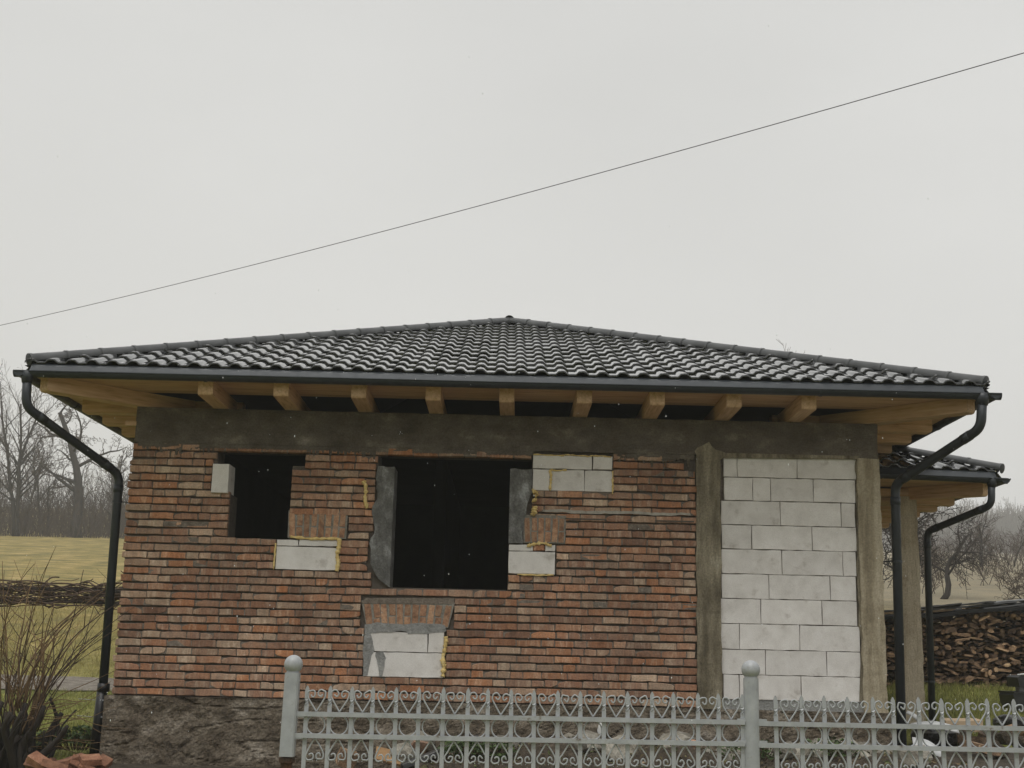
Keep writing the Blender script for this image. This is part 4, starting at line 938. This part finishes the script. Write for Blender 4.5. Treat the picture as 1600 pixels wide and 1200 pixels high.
lump('black_bundle', 'black', (5.62, 1.6, .38), (.30, .14, .09), 'shiny crumpled black bundle on the grass by the right picture edge', 'bundle', 98)
ct = thing('black_machine', 'black machine housing with rounded base and dark box on top, cut by the right edge', 'machine', (6.86, 4.0, T(6.9, 4)))
prof = [(-.40, .20), (-.385, .09), (-.33, .015), (-.25, -.02), (.6, -.02), (.6, .20), (.6, .225), (-.38, .225)]
fix_normals(MB().prism(prof, lambda p, t: (p[0], t, p[1]), -.25, .25).obj('base_housing', 'black', ct))
MB().box(-.40, .6, -.27, .27, .226, .245).obj('housing_lid', 'black', ct)
MB().box(-.25, -.05, -.06, .06, .246, .30).obj('bracket', 'fence', ct)
MB().box(.05, .5, -.16, .16, .246, .30).obj('spacer', 'black', ct)
fix_normals(MB().prism([(-.30, .30), (.6, .30), (.6, .45), (-.27, .45), (-.31, .42)], lambda p, t: (p[0], t, p[1]), -.2, .2).obj('box', 'black', ct))
MB().tube([(-.32, -.2, .455), (-.1, -.2, .475), (.4, -.2, .47)], [.006, .014, .014], 8).obj('rim_glint', 'white_sheet', ct)  # white tube painted as the shine along the box's top rim

# ------------------------------------------------------------------ woodpile
WY = 6.5; rs = random.Random(55); logs = []
WX0, WX1 = 5.45, 8.9
zb = T(6.5, WY)-.03
def log_verts(w, h, L_, kind, r2):
    if kind == 'round': o = [(w/2*math.cos(2*math.pi*i/8)*r2.uniform(.9, 1.08), h/2*math.sin(2*math.pi*i/8)*r2.uniform(.9, 1.08)) for i in range(8)]
    elif kind == 'wedge': o = [(-w/2, -h/2*r2.uniform(.5, 1)), (w*.1, -h/2), (w/2, -h*r2.uniform(-.1, .3)), (w*.2, h/2), (-w*.3, h*r2.uniform(.2, .5))]
    else: o = [(-w/2, -h/2), (w/2*r2.uniform(.8, 1), -h/2), (w/2, h/2*r2.uniform(.5, 1)), (0, h/2*r2.uniform(.9, 1.1)), (-w/2*r2.uniform(.7, 1), h/2)]
    K = len(o); v = [(x*.93, -L_/2, z*.93) for x, z in o]+[(x, -L_/2+.008, z) for x, z in o]+[(x, L_/2, z) for x, z in o]
    f = [tuple(range(K))]+[(K+i, K+(i+1) % K, (i+1) % K, i) for i in range(K)]+[(2*K+i, 2*K+(i+1) % K, K+(i+1) % K, K+i) for i in range(K)]
    return v, f
z = zb+.04
while z < zb+1.32:
    rh = rs.uniform(.034, .068); x = WX0+rs.uniform(0, .05)
    while x < WX1:
        w = rs.choice((rs.uniform(.04, .08), rs.uniform(.06, .13), rs.uniform(.05, .2))); h = rh*rs.uniform(.75, 1.45); kind = rs.choice(('round', 'wedge', 'flat', 'wedge', 'flat'))
        if kind == 'flat': h *= .5; w *= 1.3
        top = zb+.98+.20*min(1, max(0, (x-5.8)/2.0))
        if z < top: logs.append((x+w/2, WY+rs.uniform(-.09, .09), z+h/2+rs.uniform(-.016, .016), w*1.06, h*1.1, rs.uniform(.30, .48), kind, rs.uniform(-.5, .5), rs.uniform(-.12, .12)))
        x += w*.98+.003
    z += rh*.9
vis = sorted([l for l in logs if l[0] < 7.85], key=lambda l: -l[3]*l[4]); chosen = set(map(id, vis[:295])); lm = {}
rest = MB()
for i, l in enumerate(logs):
    x, y, zz, w, h, L_, kind, ry, rz = l; Mx = Matrix.Translation((x, y, zz)) @ Matrix.Rotation(rz, 4, 'Z') @ Matrix.Rotation(ry, 4, 'Y')
    if id(l) in chosen:
        key = (kind, rs.randrange(4))
        if key not in lm: lm[key] = MB().add(*log_verts(.1, .1, .4, kind, random.Random(hash(kind[0])+key[1] if False else ord(kind[0])*7+key[1]))).mesh('firewood_log', 'woodcut')
        o = link('firewood_log', lm[key]); o.matrix_world = Mx @ Matrix.Diagonal((w/.1, L_/.4, h/.1, 1)); tag(o, 'split firewood log in the long woodpile under dark boards', 'log', 'firewood logs of the woodpile')
    else:
        v, f = log_verts(w, h, L_, kind, rs); rest.add([Mx @ Vector(p) for p in v], f)
o = rest.obj('woodpile_filling', 'woodcut_island', None, False, 'stuff'); tag(o, 'smaller sticks filling the gaps of the woodpile', 'firewood')
o = MB().box(WX0+.02, WX1, WY+.1, WY+.5, zb, zb+.95).obj('woodpile_core', 'bark', None, False, 'stuff'); tag(o, 'dark inner mass of the woodpile behind the front logs', 'firewood')
g = MB(); K = 40  # black sheet, also standing in for the black shade beneath the boards
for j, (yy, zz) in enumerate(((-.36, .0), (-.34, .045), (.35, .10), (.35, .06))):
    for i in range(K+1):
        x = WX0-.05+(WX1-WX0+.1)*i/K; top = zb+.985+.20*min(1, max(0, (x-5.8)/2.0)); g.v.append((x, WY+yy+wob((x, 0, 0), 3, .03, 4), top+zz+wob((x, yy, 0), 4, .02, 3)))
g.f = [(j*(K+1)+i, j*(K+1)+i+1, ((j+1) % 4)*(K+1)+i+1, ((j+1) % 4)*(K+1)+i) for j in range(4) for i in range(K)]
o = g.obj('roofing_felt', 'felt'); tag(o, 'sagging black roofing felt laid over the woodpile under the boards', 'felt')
rs = random.Random(66)
for i in range(13):
    x = 5.5+i*.22+rs.uniform(-.1, .1); top = zb+1.06+.20*min(1, max(0, (x+.2-5.8)/2.0)); pale = i in (0, 1, 3, 6)
    plank('cover_board', 'board_pale' if pale else 'board_grey', (x+.2, WY+rs.uniform(-.22, .05), top+(i % 3)*.028+.01), (rs.uniform(.7, 1.3) if not pale else .5, .18, .022 if not pale else .03), (rs.uniform(-.1, .12), -.09+rs.uniform(-.06, .03), rs.uniform(-.12, .12)),
          ('pale sawn board on top of the woodpile by the concrete post' if pale else 'dark wet board covering the top of the woodpile'), 'board', 'pale boards on the woodpile' if pale else 'dark boards on the woodpile')
# ------------------------------------------------------------------ grass tufts
rs = random.Random(8); g = MB()
def blades(n, fx, fy, h0, h1):
    for i in range(n):
        x, y = fx(), fy(); 
        if -4.05 < x < 3.95 and -.3 < y < 9: continue
        if 6.95 < y < 8.5 and x < -4.2 and rs.random() < .93: continue
        z = T(x, y); h = rs.uniform(h0, h1); a = rs.uniform(0, 3.14); w = .004+.002*rs.random(); dx, dy = rs.gauss(0, .4)*h, rs.gauss(0, .4)*h
        g.add([(x-w*math.cos(a), y-w*math.sin(a), z-.01), (x+w*math.cos(a), y+w*math.sin(a), z-.01), (x+dx, y+dy, z+h)], [(0, 1, 2)])
blades(24000, lambda: rs.uniform(4.6, 8.6), lambda: rs.uniform(1.6, 6.4), .03, .09)
blades(2500, lambda: rs.uniform(5.6, 8.6), lambda: rs.uniform(5.9, 6.35), .05, .15)
blades(14000, lambda: rs.uniform(-7.2, -3.9), lambda: rs.uniform(-.6, 7.0), .03, .09)
o = g.obj('grass', 'blade', None, False, 'stuff'); tag(o, 'short wet yellow-green grass of the yard and field', 'grass')
g = MB()
blades(42000, lambda: rs.uniform(-13, -4.8), lambda: rs.uniform(8.4, 24), .03, .11)
o = g.obj('field_grass', 'straw_blade', None, False, 'stuff'); tag(o, 'straw-coloured dead grass of the field behind the trellis', 'grass')
# ------------------------------------------------------------------ overhead wire
pts = []
P0 = Vector((-8.48, 8, 6.17)); P1 = Vector((4.49, -2.5, 6.30))
for i in range(61):
    t = -1.2+3.4*i/60; p = P0.lerp(P1, t); p.z += .42*(t*t-t); pts.append(p)
o = MB().tube(pts, .0042, 6).obj('overhead_wire', 'wire', None, True); tag(o, 'thin dark overhead wire crossing the grey sky', 'wire')
# ------------------------------------------------------------------ falling sleet
rs = random.Random(2); g = MB()
for i in range(260):
    y = rs.uniform(-8, -1.1); d = y+13.26; x = rs.uniform(-.38, .38)*d; z = rs.uniform(.3, 4.6); s = rs.uniform(.0012, .0028)
    g.add([(x+s, y, z), (x, y+s, z), (x-s, y, z), (x, y-s, z), (x, y, z+s*2.2), (x, y, z-s*2.2)], [(0, 1, 4), (1, 2, 4), (2, 3, 4), (3, 0, 4), (1, 0, 5), (2, 1, 5), (3, 2, 5), (0, 3, 5)])
o = g.obj('sleet', 'sleet', None, False, 'stuff'); tag(o, 'small white flakes of sleet falling before the house', 'sleet')
# ------------------------------------------------------------------ haze
o = MB().box(-1540, 1540, -320, 1540, -60, 66).obj('haze', 'wire', None, False, 'stuff'); tag(o, 'pale wet mist filling the air over the whole place', 'haze')
hm = bpy.data.materials.new('haze'); hm.use_nodes = True; hn = hm.node_tree.nodes; hn.clear()
ho = hn.new('ShaderNodeOutputMaterial'); pv = hn.new('ShaderNodeVolumePrincipled'); pv.inputs['Color'].default_value = (.95, .96, .95, 1); pv.inputs['Density'].default_value = .0013
hm.node_tree.links.new(pv.outputs[0], ho.inputs['Volume']); o.data.materials.clear(); o.data.materials.append(hm)
SC.cycles.volume_bounces = 1; SC.cycles.max_bounces = 8; SC.cycles.use_denoising = True
